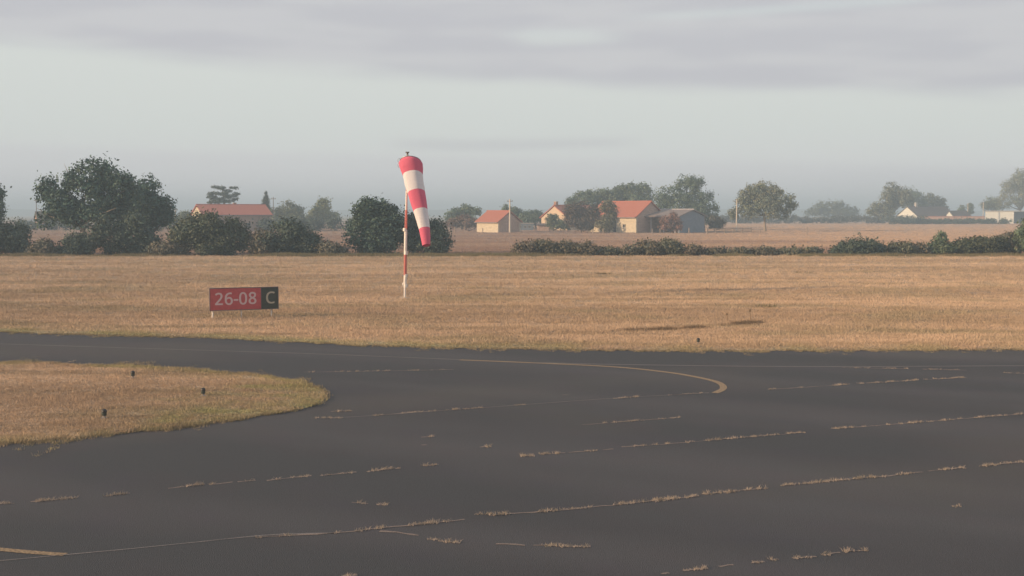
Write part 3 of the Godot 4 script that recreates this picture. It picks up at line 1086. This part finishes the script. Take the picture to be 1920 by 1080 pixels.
func shrub(label, group, px, dist, lobes, leaves, leaf, col, o := {}):
	o.tree = false
	if not o.has("r"):
		o.r = 0.06
	if not o.has("fork"):
		o.fork = 0.1
	return tree(o.get("name", "shrub"), label, "shrub", group, px, dist, lobes, leaves, leaf, col, o)

func build_trees():
	var oak = Color(0.050, 0.098, 0.070)
	var dark = Color(0.055, 0.080, 0.056)
	var mid = Color(0.100, 0.140, 0.080)
	var olive = Color(0.115, 0.135, 0.065)
	var pale = Color(0.165, 0.185, 0.075)
	var dull = Color(0.125, 0.115, 0.08)
	# the big pair on the left
	tree("oak_tree", "biggest spreading oak with leaning pale trunk above hedge shrubs", "tree", "", 168, 104, [[165, 335, 58, 42], [118, 385, 42, 48], [205, 370, 52, 50], [90, 360, 20, 30], [232, 345, 24, 24], [160, 400, 60, 34], [80, 400, 14, 24]], 26000, 0.20, oak, {r = 0.22, lean = -0.5, fork = 0.36, clump = 0.62, gap = 0.10, bark = M.pale_bark})
	tree("oak_tree", "rounded dark oak leaning against the biggest spreading oak", "tree", "", 262, 110, [[272, 375, 42, 40], [298, 392, 26, 36], [250, 415, 45, 36], [312, 410, 14, 16]], 15000, 0.20, oak, {r = 0.22, clump = 0.6, gap = 0.04})
	tree("roadside_tree", "sparse tall tree rising over dark shrub at hedgerow end", "tree", "", -8, 118, [[-6, 372, 17, 26], [2, 395, 10, 16], [-20, 400, 20, 30]], 4200, 0.20, oak, {r = 0.14, clump = 0.45, gap = 0.12})
	shrub("large dark shrub below the sparse tall tree", "", 10, 96, [[12, 440, 36, 36], [-28, 446, 40, 40], [30, 462, 20, 24]], 11000, 0.17, dark, {clump = 0.5})
	# hedgerow shrubs in front of it
	var hg = "shrubs of the hedgerow along the airfield"
	shrub("small low shrub in the gap left of biggest oak", hg, 84, 95, [[84, 466, 20, 18], [66, 474, 14, 10], [102, 474, 14, 11]], 3500, 0.16, dull, {clump = 0.35})
	shrub("low hedgerow shrub at the foot of biggest oak", hg, 140, 95, [[145, 462, 30, 22], [120, 474, 20, 10]], 5500, 0.16, dark, {clump = 0.4})
	shrub("broad dark shrub under the two oaks", hg, 228, 96, [[205, 447, 36, 36], [250, 444, 40, 42], [278, 458, 22, 26]], 12000, 0.17, dark, {clump = 0.5})
	shrub("low brownish shrub in gap before the long red roofed house", hg, 312, 95, [[310, 470, 26, 14], [335, 472, 16, 12]], 3500, 0.15, dull, {clump = 0.35})
	shrub("tall wide shrub hiding front of the long red roofed house", hg, 395, 96, [[395, 438, 52, 42], [352, 444, 34, 36], [440, 446, 34, 38], [405, 470, 60, 18]], 17000, 0.17, Color(0.066, 0.086, 0.052), {clump = 0.5})
	shrub("brownish thin shrub right of tall wide shrub", hg, 488, 95, [[486, 458, 24, 26]], 3600, 0.15, dull, {clump = 0.4, gap = 0.05})
	shrub("dark round shrub below the utility pole by long house", hg, 545, 96, [[535, 444, 42, 34], [575, 458, 26, 26], [556, 468, 48, 18]], 11000, 0.17, dark, {clump = 0.5})
	shrub("low shrub in hedgerow gap left of dense round tree", hg, 622, 95, [[618, 470, 22, 14], [640, 473, 12, 10]], 2800, 0.15, dull, {clump = 0.32})
	tree("round_tree", "dense dark bushy tree standing left of windsock pole", "tree", "", 704, 98, [[703, 404, 42, 40], [686, 396, 26, 24], [722, 398, 26, 24], [680, 436, 32, 38], [724, 436, 34, 42], [700, 458, 46, 24], [735, 405, 16, 22]], 22000, 0.17, Color(0.050, 0.090, 0.064), {r = 0.14, fork = 0.12, clump = 0.48})
	tree("round_tree", "dense dark bushy tree behind the windsock's hanging tail", "tree", "", 794, 99, [[770, 432, 30, 32], [805, 440, 32, 34], [832, 452, 14, 24], [795, 464, 44, 18]], 14000, 0.17, dark, {r = 0.12, fork = 0.12, clump = 0.46})
	# low hedge to the right
	var rg = "low bushes of the hedgerow right of the windsock"
	for q in [[985, 468, 24, 12], [1020, 467, 26, 14], [1062, 468, 26, 13], [1098, 469, 20, 11], [1140, 474, 22, 7], [1180, 471, 16, 9], [1216, 467, 24, 13], [1256, 466, 24, 14], [1296, 471, 20, 9], [1340, 474, 22, 6], [1385, 474, 22, 6], [1432, 473, 24, 7], [1478, 474, 22, 6], [1520, 473, 20, 7], [1690, 468, 24, 12], [1728, 470, 20, 10], [1892, 459, 22, 20]]:
		var rl = "low dull bush in the hedgerow below the farm buildings"
		if q[0] > 1320:
			rl = "very low bush in thin hedgerow stretch below the lone wide oak"
		if q[0] > 1650:
			rl = "low bush between the domed bush and the spiky bush"
		if q[0] > 1800:
			rl = "rounded bush left of the tall bush below white shed"
		if q[0] < 1110:
			rl = "low bush in the hedgerow below the farmhouse and tall pale pole"
		shrub(rl, rg, q[0], 95, [[q[0], q[1], q[2], q[3]], [q[0] + q[2] * 0.5, q[1] + 3, q[2] * 0.6, q[3] * 0.7]], int(60 + q[2] * q[3] * 11), 0.15, Color(0.135, 0.112, 0.078).lerp(mid, rng.randf() * 0.5), {clump = 0.33})
	shrub("largest domed bush in the low hedgerow before right field", "", 1606, 95, [[1606, 465, 34, 15], [1580, 470, 26, 10], [1640, 468, 26, 12]], 7500, 0.15, dark, {clump = 0.36})
	shrub("bush with an upright spike of branches in low hedgerow", "", 1766, 95, [[1767, 452, 10, 14], [1766, 468, 24, 12], [1748, 466, 10, 10]], 4200, 0.14, mid, {clump = 0.28})
	shrub("wide flat topped bush right of the spiky bush", "", 1830, 95, [[1812, 464, 30, 14], [1856, 462, 30, 14], [1836, 456, 14, 8]], 8000, 0.15, Color(0.055, 0.068, 0.036), {clump = 0.36})
	shrub("tall bush closing the hedgerow below white shed", "", 1922, 94, [[1922, 452, 26, 26], [1914, 440, 8, 14], [1940, 440, 24, 34]], 7000, 0.15, mid, {clump = 0.36})
	# behind the long house
	cedar()
	conifer()
	tree("broad_tree", "pale green tree right of the utility pole by long house", "tree", "", 540, 262, [[535, 396, 26, 20], [555, 404, 20, 18], [512, 404, 14, 16], [545, 414, 34, 12]], 7000, 0.30, olive, {r = 0.2, clump = 0.7})
	tree("broad_tree", "pale yellow green tree with pointed crown", "tree", "", 606, 268, [[606, 386, 16, 18], [602, 402, 26, 18], [618, 408, 22, 14], [588, 410, 16, 12]], 7000, 0.30, pale, {r = 0.2, clump = 0.65})
	tree("broad_tree", "small grey green tree left of the long red roofed house", "tree", "", 346, 255, [[345, 406, 16, 10], [335, 414, 20, 10]], 2600, 0.30, olive, {r = 0.14, clump = 0.55})
	# hedges at the back of the left field
	hedge("dark field hedge below the hidden pinkish house", 40, 150, 236, 2.2, dark)
	hedge("dark field hedge in front of the long red roofed house", 300, 396, 222, 2.4, Color(0.05, 0.056, 0.036))
	hedge("dark field hedge between pointed pale tree and dense round tree", 500, 660, 226, 2.6, dark)
	# around the small house
	tree("broad_tree", "open crowned tree behind the brown bush left of small house", "tree", "", 866, 246, [[872, 398, 22, 14], [850, 404, 20, 14], [893, 397, 12, 10], [866, 414, 34, 12]], 6000, 0.30, mid, {r = 0.2, clump = 0.6, gap = 0.05})
	shrub("brown leaved bush beside the small red roofed house", "", 880, 222, [[880, 415, 26, 13], [850, 420, 18, 10], [905, 422, 10, 8]], 4500, 0.26, Color(0.16, 0.10, 0.07), {clump = 0.5, r = 0.1})
	tree("broad_tree", "grey green tree behind tall pale pole", "tree", "", 966, 262, [[966, 400, 22, 16], [948, 398, 8, 14], [975, 412, 26, 14]], 5000, 0.30, mid, {r = 0.2, clump = 0.62})
	tree("broad_tree", "grey green tree between tall pale pole and farmhouse", "tree", "", 1004, 260, [[1004, 408, 20, 14], [990, 412, 22, 14], [1022, 412, 12, 10]], 4800, 0.30, mid, {r = 0.2, clump = 0.62})
	# around the farm
	tree("broad_tree", "grey green tree behind the farmhouse roof", "tree", "", 1088, 268, [[1090, 376, 24, 18], [1072, 386, 14, 16], [1106, 370, 14, 14]], 6500, 0.30, mid, {r = 0.24, clump = 0.65, gap = 0.06})
	tree("broad_tree", "grey green tree behind left end of stone barn", "tree", "", 1142, 270, [[1140, 370, 26, 20], [1160, 362, 22, 20], [1128, 385, 24, 16]], 8000, 0.30, Color(0.105, 0.140, 0.082), {r = 0.26, clump = 0.7})
	tree("broad_tree", "grey green tree behind ridge end of stone barn", "tree", "", 1200, 268, [[1186, 362, 24, 20], [1208, 364, 20, 20], [1196, 384, 34, 18]], 8000, 0.30, Color(0.105, 0.140, 0.082), {r = 0.26, clump = 0.7})
	tree("oak_tree", "tallest rounded oak rising behind the open farm shed", "tree", "", 1290, 240, [[1288, 352, 36, 26], [1262, 370, 34, 28], [1314, 378, 28, 30], [1250, 392, 24, 22], [1290, 395, 40, 24], [1334, 396, 14, 16], [1318, 408, 18, 14]], 19000, 0.27, Color(0.096, 0.138, 0.085), {r = 0.42, clump = 0.75, gap = 0.06})
	shrub("brown purple bush in front of the farmhouse", "", 1090, 208, [[1088, 404, 28, 22], [1110, 402, 20, 22], [1098, 420, 34, 14], [1072, 395, 16, 18]], 9500, 0.24, Color(0.092, 0.070, 0.050), {clump = 0.55, r = 0.12})
	tree("young_tree", "pale olive young tree in front of the stone barn", "tree", "", 1142, 202, [[1140, 390, 14, 16], [1142, 410, 18, 18], [1136, 424, 18, 10]], 5000, 0.24, Color(0.15, 0.14, 0.075), {r = 0.12, clump = 0.5})
	shrub("green bush left of the farmhouse's sunlit gable", "", 1036, 226, [[1034, 413, 13, 13], [1046, 421, 20, 9], [1060, 420, 16, 11]], 4200, 0.26, olive, {clump = 0.5, r = 0.08})
	shrub("reddish twiggy bush in front of the open shed", "", 1258, 200, [[1262, 408, 12, 12], [1252, 416, 14, 12], [1268, 420, 14, 12], [1244, 426, 10, 6], [1262, 426, 18, 7]], 4400, 0.20, Color(0.22, 0.125, 0.10), {clump = 0.42, r = 0.06, gap = 0.05})
	shrub("small bush at the right foot of blue grey shed", "", 1338, 214, [[1340, 416, 12, 12], [1350, 420, 12, 9]], 2200, 0.26, dull, {clump = 0.5, r = 0.06})
	# right hand trees
	tree("oak_tree", "wide oak with bare pale trunk standing alone in stubble", "tree", "", 1435, 220, [[1412, 368, 26, 24], [1445, 362, 30, 22], [1468, 384, 22, 26], [1398, 388, 24, 22], [1438, 392, 36, 22], [1430, 376, 28, 26], [1380, 400, 14, 12], [1484, 386, 8, 10]], 17000, 0.26, Color(0.165, 0.18, 0.115), {r = 0.22, fork = 0.42, lean = -0.15, clump = 0.68, gap = 0.02, bark = M.pale_bark})
	tree("broad_tree", "low hazy domed tree far beyond the long hedge", "tree", "", 1562, 520, [[1562, 388, 34, 14], [1530, 396, 20, 10], [1594, 396, 20, 10], [1562, 398, 46, 8]], 7000, 0.5, Color(0.09, 0.105, 0.055), {r = 0.4, clump = 1.2})
	tree("oak_tree", "tall oak with pale trunk left of white gabled house", "tree", "", 1668, 370, [[1682, 364, 24, 22], [1662, 372, 20, 22], [1650, 396, 20, 16], [1694, 374, 22, 14], [1664, 392, 24, 18]], 11000, 0.40, Color(0.135, 0.15, 0.095), {r = 0.4, fork = 0.3, clump = 1.0, bark = M.pale_bark})
	tree("broad_tree", "grey green tree directly behind white gabled house", "tree", "", 1716, 430, [[1714, 370, 16, 18], [1700, 376, 18, 14], [1726, 384, 14, 18]], 5500, 0.42, mid, {r = 0.4, clump = 1.0})
	tree("broad_tree", "rounded tree behind the tall pale chimney", "tree", "", 1750, 440, [[1746, 376, 18, 13], [1762, 386, 16, 16], [1738, 388, 16, 14], [1758, 396, 20, 10]], 5500, 0.42, Color(0.09, 0.10, 0.05), {r = 0.4, clump = 1.0})
	for q in [[1804, 392], [1820, 388]]:
		tree("slim_tree", "shorter slim dark tree behind the pinkish garden wall" if q[0] < 1810 else "taller slim dark tree behind the pinkish garden wall", "tree", "slim trees behind the garden wall", q[0], 430, [[q[0], q[1], 6, 8], [q[0] + 1, q[1] + 8, 8, 8]], 900, 0.4, mid, {r = 0.15, clump = 0.6})
	tree("broad_tree", "tall pale green tree rising behind white shed", "tree", "", 1915, 432, [[1908, 340, 22, 24], [1890, 358, 20, 22], [1920, 368, 30, 26], [1940, 345, 30, 34], [1884, 380, 20, 16]], 14000, 0.38, Color(0.175, 0.185, 0.095), {r = 0.4, clump = 0.95})
	tree("broad_tree", "smaller green tree left of the tree behind white shed", "tree", "", 1858, 436, [[1860, 380, 16, 10], [1848, 388, 10, 12], [1868, 390, 16, 8]], 3000, 0.38, olive, {r = 0.25, clump = 0.8})
	hedge("long clipped dark hedge at the back of stubble field", 1340, 1690, 398, 2.7, Color(0.072, 0.075, 0.056))
	hedge("dark green hedge in front of the pinkish garden wall", 1684, 1892, 372, 1.5, Color(0.06, 0.08, 0.036))
	hedge("thick hedge beneath the tall oak with pale trunk", 1672, 1730, 366, 2.6, dark)

func hedge(label, x0, x1, dist, h, col):
	var origin = base_at((x0 + x1) / 2.0, dist)
	var t = thing("field_hedge", label, "hedge", origin)
	var lobes = []
	var hp = h * FOCAL / dist
	var gy = HORIZON + CAM_H * FOCAL / dist
	var n = int(max(3, (x1 - x0) / (hp * 1.1)))
	for i in n + 1:
		lobes.append([lerp(float(x0), float(x1), i / float(n)), gy - hp * 0.48, hp * 0.85, hp * rng.randf_range(0.44, 0.56)])
	for l in lobes:
		var c = at(l[0], l[1], dist) - origin
		part("stem", tube([Vector3(c.x, -0.1, 0), Vector3(c.x + rng.randf_range(-.2, .2), h * 0.5, 0)], [0.07, 0.03], 5), M.bark, t)
	part("foliage", foliage_mesh(origin, lobes, dist, int((x1 - x0) * hp * 1.8), 0.15 + dist * 0.0006, col, 0.5 + dist * 0.0006), M.leaf, t)

func cedar():
	var dist = 250.0
	var k = dist / FOCAL
	var origin = base_at(420, dist)
	var t = thing("cedar_tree", "cedar with flat layered branches behind the long house roof", "tree", origin)
	var top = at(416, 346, dist).y
	var st := SurfaceTool.new()
	st.begin(Mesh.PRIMITIVE_TRIANGLES)
	tube_in(st, [Vector3(0, -0.1, 0), Vector3(0.1, top * 0.6, 0), Vector3(-0.3, top * 0.97, 0)], [0.35, 0.22, 0.05], 8)
	var lobes = []
	# each layer: tip pixel, height pixel
	for q in [[404, 350, 8], [415, 352, 10], [438, 352, 9], [426, 358, 9], [402, 362, 10], [444, 363, 8], [418, 363, 14], [398, 368, 10], [432, 368, 12], [408, 373, 14], [440, 374, 8], [424, 377, 16], [402, 379, 12]]:
		var c = at(q[0], q[1], dist) - origin
		tube_in(st, [Vector3(0.1, c.y - 0.6, 0), Vector3(c.x * 0.6, c.y - 0.25, 0), c], [0.1, 0.07, 0.03], 5)
		lobes.append([q[0], q[1], q[2], 2.6])
		if q[2] > 9:
			lobes.append([q[0], q[1] + 1, q[2] * 0.8, 2.2, 1.3])
	st.generate_normals()
	part("trunk", st.commit(), M.bark, t)
	part("crown", foliage_mesh(origin, lobes, dist, 6500, 0.2, Color(0.060, 0.085, 0.06), 0.3), M.leaf, t)

func conifer():
	var dist = 262.0
	var origin = base_at(499, dist)
	var t = thing("conifer_tree", "small dark pointed conifer behind the long house's roof end", "tree", origin)
	part("trunk", tube([Vector3(0, -0.1, 0), Vector3(0, at(499, 360, dist).y, 0)], [0.22, 0.03], 7), M.bark, t)
	var lobes = []
	for i in 9:
		var y = 363.0 + i * 5.0
		lobes.append([499.0, y, 1.6 + i * 1.35, 3.4])
	part("crown", foliage_mesh(origin, lobes, dist, 5200, 0.22, Color(0.05, 0.07, 0.045), 0.35), M.leaf, t)

func build_windsock():
	var dist = -gp(759, 560).z
	var foot = gp(759, 560)
	foot.y = 0.02
	var t = thing("windsock", "red and white striped windsock hanging limp on banded pole", "windsock", foot)
	var loc = func(px, py, dz = 0.0):
		return at(px, py, dist) - foot + Vector3(0, 0, dz)
	part("footing", lathe([[0.0, 0.03], [0.2, 0.03], [0.22, 0.0], [0.22, -0.05]], 12), M.concrete, t)
	# fixed post, the tilting mast clamped to it
	part("post", tube([Vector3(0, 0, 0), loc.call(759.3, 534)], [0.042, 0.042], 12), M.white_paint, t)
	var bands = [[759.4, 537, 759.8, 516, M.white_paint, 0.062], [759.8, 516, 760.1, 477, M.red_paint, 0.062], [760.1, 477, 760.7, 432, M.white_paint, 0.062], [760.7, 432, 761.6, 394, M.red_paint, 0.047], [761.6, 394, 762.5, 358, M.white_paint, 0.040], [762.5, 358, 763.4, 312, M.red_paint, 0.036], [763.4, 312, 764, 297, M.white_paint, 0.032]]
	for b in bands:
		part("mast_band", tube([loc.call(b[0], b[1]), loc.call(b[2], b[3])], [b[5], b[5] * 0.97], 14), b[4], t)
	part("stay_strip", tube([loc.call(762.9, 430, 0.05), loc.call(763.6, 358, 0.05)], [0.02, 0.012], 6), M.red_paint, t)
	for q in [[758.6, 430.5, 0.085], [759.6, 536, 0.08], [760.2, 474.5, 0.075], [759.8, 517, 0.07]]:
		var c = part("clamp", tube([loc.call(q[0] + 0.8, q[1] + 3.0), loc.call(q[0] + 0.8, q[1] - 3.0)], [q[2], q[2]], 10), M.white_paint, t)
		part("bolt", tube([loc.call(q[0] - 1.0, q[1]) + Vector3(-0.1, 0, 0), loc.call(q[0] + 4.0, q[1]) + Vector3(0.02, 0, 0)], [0.022, 0.022], 6), M.steel, c)
	part("winch_handle", tube([loc.call(757.5, 531), loc.call(755.2, 531), loc.call(755.0, 537)], [0.028, 0.028, 0.02], 6), M.white_paint, t)
	part("guy_rod", tube([loc.call(757.0, 537), loc.call(756.2, 557)], [0.012, 0.012], 6), M.zinc, t)
	# swivel, hoop and stays
	var hub = loc.call(764, 297)
	part("swivel", tube([hub - Vector3(0, 0.12, 0), hub + Vector3(0, 0.16, 0)], [0.045, 0.045], 10), M.zinc, t)
	var lamp = part("beacon", tube([hub + Vector3(0, 0.16, 0), hub + Vector3(0, 0.2, 0), hub + Vector3(0, 0.21, 0), hub + Vector3(0, 0.25, 0)], [0.03, 0.03, 0.07, 0.06], 10), M.pole_wood, t)
	part("beacon_ring", tube([hub + Vector3(-0.08, 0.25, 0), hub + Vector3(0.08, 0.25, 0)], [0.018, 0.018], 6), M.steel, lamp)
	var ring = func(px, py, r, tilt, roll, sq):
		var c = loc.call(px, py, 0.12)
		var ax = Vector3(cos(roll), -sin(roll), 0)
		var az = Vector3(sin(roll) * sin(tilt), cos(roll) * sin(tilt), cos(tilt))
		var out = []
		for i in 40:
			var an = TAU * i / 40
			out.append(c + (ax * cos(an) + az * sin(an) * sq) * r)
		return out
	# stations down the sock: pixel centre, radius in pixels, tilt, roll
	var stations = [[770.3, 304.5, 19.6, 0.66, 0.02], [770.8, 308.5, 22.4, 0.64, 0.0], [772.0, 318, 21.0, 0.62, -0.04], [774.5, 329, 18.4, 0.6, -0.09], [777, 345, 17.6, 0.56, -0.13], [781, 361.5, 16.2, 0.52, -0.16], [785.2, 379, 15.0, 0.5, -0.17], [789, 395, 13.4, 0.48, -0.17], [793, 412, 11.8, 0.46, -0.17], [796.4, 429, 10.4, 0.44, -0.16], [798.6, 446, 8.9, 0.42, -0.14], [800, 460, 7.4, 0.4, -0.12]]
	var ppm = FOCAL / dist
	var sub = []
	for i in stations.size() - 1:
		for s in 4:
			var f = s / 4.0
			var q = []
			for k in 5:
				q.append(lerp(float(stations[i][k]), float(stations[i + 1][k]), f))
			sub.append(q)
	sub.append(stations[-1])
	var rings = []
	for i in sub.size():
		var q = sub[i]
		var r = ring.call(q[0], q[1], q[2] / ppm, q[3], q[4], 0.9)
		var c = Vector3.ZERO
		for p in r:
			c += p / r.size()
		for j in r.size():
			var an = TAU * j / r.size()
			var fold = 0.016 * sin(an * 5.0 + i * 0.11) + 0.05 * noise.get_noise_2d(an * 34.0, i * 6.0) * min(1.0, i / 6.0) + 0.02 * sin(i * 1.1) * noise2.get_noise_2d(an * 30.0 + 90.0, i * 20.0)
			r[j] = c + (r[j] - c) * (1.0 + fold * min(1.0, i / 4.0))
		rings.append(r)
	var sock = part("hoop", closed_tube(ring.call(770.3, 304.0, 19.9 / ppm, 0.62, 0.03, 0.9), 0.016), M.steel, t)
	for k in 4:
		var hp = ring.call(770.3, 304.0, 19.9 / ppm, 0.62, 0.03, 0.9)[k * 10 + 3]
		part("hoop_stay", tube([hub + Vector3(0, -0.03, 0), hp], [0.01, 0.01], 5), M.steel, t)
	for k in 2:
		var lp = loc.call(748.5, 301 + k * 9)
		var circle = []
		for i in 12:
			circle.append(lp + Vector3(cos(TAU * i / 12) * 0.055, sin(TAU * i / 12) * 0.08, 0))
		part("lacing_loop", closed_tube(circle, 0.009), M.steel, t)
	var cuts = [0, 12, 20, 28, 36, 44]
	for b in 5:
		var st := SurfaceTool.new()
		st.begin(Mesh.PRIMITIVE_TRIANGLES)
		st.set_smooth_group(1)
		for i in range(cuts[b], cuts[b + 1]):
			for j in 40:
				var n = (j + 1) % 40
				quad(st, rings[i][j], rings[i][n], rings[i + 1][n], rings[i + 1][j])
		st.generate_normals()
		part("sock_band", st.commit(), M.sock_red if b % 2 == 0 else M.sock_white, t)

func closed_tube(loop: Array, r: float) -> ArrayMesh:
	var pts = loop.duplicate()
	pts.append(loop[0])
	var rad = []
	for p in pts:
		rad.append(r)
	return tube(pts, rad, 6, false)

func text_mesh(s: String, size: float) -> TextMesh:
	var f := SystemFont.new()
	f.font_names = PackedStringArray(["Droid Sans"])
	f.font_weight = 400
	var m := TextMesh.new()
	var fv := FontVariation.new()
	fv.base_font = f
	fv.variation_embolden = 0.45
	m.text = s
	m.font = fv
	m.font_size = 64
	m.pixel_size = size / 64.0
	m.depth = 0.004
	return m

func build_sign():
	var a = gp(397, 600)
	a.y = 0.03
	var px_m = FOCAL / -a.z
	var wx = (513.5 - 394.0) / px_m
	var len_ = sqrt(wx * wx + 0.86 * 0.86)
	var turn = atan2(0.86, wx)
	var t = thing("taxiway_sign", "red and black taxiway sign reading 26-08 C on short legs", "sign", a, turn)
	var x0 = -0.06
	var x1 = x0 + len_
	var xs = x0 + len_ * 0.74
	var y0 = 0.26
	var y1 = 0.985
	var th = 0.12
	var box = part("housing", bevel_box(x0, y0, -th, x1, y1, 0.0, 0.015), M.sign_case, t)
	for q in [[x0, xs, M.sign_red, "red_panel"], [xs, x1, M.sign_black, "black_panel"]]:
		part(q[3], box_mesh(q[0] + 0.02, y0 + 0.02, 0.002, q[1] - (0.0 if q[3] == "red_panel" else 0.02), y1 - 0.02, 0.010), q[2], t)
	part("frame", frame_plain(x0 - 0.004, y0 - 0.004, x1 + 0.004, y1 + 0.004, -0.01, 0.022, 0.022), M.sign_case, t)
	var n = 0
	for x in [0.06, len_ * 0.44, len_ * 0.88]:
		var l = part("leg", tube([Vector3(x - 0.02, -0.05, -0.06), Vector3(x - 0.02, y0, -0.06)], [0.028, 0.028] if n == 0 else [0.018, 0.018], 8), M.white_paint, t)
		part("base_plate", box_mesh(x - 0.11, -0.03, -0.14, x + 0.07, -0.012, 0.02), M.zinc, l)
		n += 1
	var tx = part("lettering", text_mesh("26-08", 0.53), M.sign_letter, t, Vector3((x0 + xs) / 2 + 0.01, (y0 + y1) / 2, 0.011))
	tx.scale = Vector3(1.0, 1.0, 1.0)
	part("lettering", text_mesh("C", 0.53), M.sign_letter_dim, t, Vector3((xs + x1) / 2 + 0.01, (y0 + y1) / 2, 0.011))

func frame_plain(x0, y0, x1, y1, z0, z1, b) -> ArrayMesh:
	var st := begin()
	box_in(st, x0, y0, z0, x1, y0 + b, z1)
	box_in(st, x0, y1 - b, z0, x1, y1, z1)
	box_in(st, x0, y0 + b, z0, x0 + b, y1 - b, z1)
	box_in(st, x1 - b, y0 + b, z0, x1, y1 - b, z1)
	return done(st)

func build_small_things():
	# taxiway edge lights
	var labels = ["small edge light on grass island closest to pale weedy near edge", "small dark domed edge light in middle of grass island", "small edge light on grass island beside far taxiway edge", "small dark edge light in straw grass beyond the taxiway"]
	var spots = [[195.5, 788], [381, 746], [249, 712], [1309, 647]]
	for i in 4:
		var p = gp(spots[i][0], spots[i][1])
		p.y = 0.03
		var t = thing("edge_light", labels[i], "edge light", p, 0.0, "edge lights in the grass")
		t.scale = Vector3.ONE * 0.85
		part("base", lathe([[0.065, -0.03], [0.065, 0.018], [0.03, 0.026], [0.03, 0.06]], 14), M.zinc, t)
		part("lens", lathe([[0.047, 0.06], [0.05, 0.085], [0.05, 0.125]], 14), M.lens, t)
		part("cap", lathe([[0.055, 0.125], [0.055, 0.14], [0.047, 0.165], [0.028, 0.183], [0.0, 0.19]], 14), M.cap, t)
	# poles
	utility_pole("tall pale utility pole beside the small red roofed house", 956, 206, 373, 0.17, M.pole_conc)
	utility_pole("thin dark utility pole at the end of the long house", 513, 236, 369, 0.10, M.pole_wood)
	utility_pole("thin pale utility pole left of the long house", 329, 232, 390, 0.10, M.pole_conc)
	utility_pole("pale utility pole in front of the lone wide oak", 1381, 214, 374, 0.13, M.pole_conc)
	utility_pole("dark thin utility pole left of the biggest oak", 69, 236, 372, 0.10, M.pole_wood)
	utility_pole("far pale utility pole left of white shed", 1843, 398, 379, 0.16, M.pole_conc)
	utility_pole("far grey utility pole behind the pinkish garden wall", 1814, 412, 381, 0.14, M.pole_conc)
	# rail fence in front of the farm
	var a = base_at(1326, 196)
	var b = base_at(1408, 200)
	var len_ = (b - a).length()
	var dir = (b - a) / len_
	var t = thing("rail_fence", "weathered wooden rail fence right of the blue grey shed", "fence", a, atan2(-dir.z, dir.x))
	for i in 6:
		var x = len_ * i / 5.0
		part("post", box_mesh(x - 0.07, -0.1, -0.07, x + 0.07, 0.95, 0.07), M.post_wood, t)
	for y in [0.36, 0.76]:
		part("rail", box_mesh(-0.1, y, 0.071, len_ + 0.1, y + 0.12, 0.12), M.post_wood, t)
	# single fence posts along the field edge
	for q in [[835, 206], [853, 206], [871, 206], [905, 202], [1112, 190], [1131, 192], [1223, 190], [1238, 190], [1292, 192], [1513, 200], [1426, 198]]:
		var p = base_at(q[0], q[1])
		var f = thing("fence_post", "short pale post beside the brown bush near small house" if q[0] < 1000 else ("short pale post in the field edge before the barn and shed" if q[0] < 1400 else "short pale post in open stubble right of rail fence"), "fence post", p, rng.randf() * 0.5, "short posts along the field edge")
		part("shaft", bevel_box(-0.07, -0.1, -0.07, 0.07, rng.randf_range(0.8, 1.05), 0.07, 0.02), M.post_wood, f)
	# single weeds standing in the airfield grass
	for q in [["small green weed clump standing in straw grass beyond taxiway", 1435, 578, 0.95, 0.22], ["flat dark weed clump far out in the straw grass", 1504, 513, 1.3, 0.2], ["faint brown weed clump far out near the windsock side", 1131, 515, 1.1, 0.16]]:
		var p = gp(q[1], q[2])
		p.y = 0.02
		var w = thing("weed_clump", q[0], "weed", p, 0.0)
		part("stalks", tuft_mesh(26, q[3] * 0.3, 0.08, q[4], 0.012, q[1]), M.weed_stem, w).set_meta("kind", "stuff")
		part("leaves", tuft_mesh(60, q[3] * 0.45, 0.03, q[4] * 0.8, 0.03, q[1] + 5), M.weed_leaf, w).set_meta("kind", "stuff")
	for q in [[1408, 582, 606], [1365, 590, 606]]:
		var p = gp(q[0], q[2])
		p.y = 0.02
		var hgt = (q[2] - q[1]) * -p.z / FOCAL
		var w = thing("dry_stalk", "tallest thin dry stalk standing above the brown matted bank" if q[1] < 585 else "shorter thin dry stalk standing above the brown matted bank", "weed", p, 0.0, "dry stalks above the bank")
		part("stem", tube([Vector3.ZERO, Vector3(-0.02, hgt * 0.6, 0), Vector3(-0.05, hgt, 0)], [0.01, 0.008, 0.004], 5), M.weed_stem, w)
		part("seed_head", tuft_mesh(14, 0.03, 0.04, 0.12, 0.012, 91), M.weed_stem, w, Vector3(-0.04, hgt * 0.85, 0))

func utility_pole(label, px, dist, top_py, r, m):
	var p = base_at(px, dist)
	var h = at(px, top_py, dist).y
	var t = thing("utility_pole", label, "utility pole", p, 0.0)
	part("shaft", tube([Vector3(0, -0.2, 0), Vector3(0, h, 0)], [r, r * 0.6], 10), m, t)
	part("cross_arm", box_mesh(-0.5, h - 0.45, -0.05 - r * 0.7, 0.5, h - 0.35, -r * 0.7), M.pole_wood, t)
	for x in [-0.42, 0.42]:
		part("insulator", tube([Vector3(x, h - 0.35, -r * 0.7 - 0.02), Vector3(x, h - 0.18, -r * 0.7 - 0.02)], [0.05, 0.04], 6), M.zinc, t)
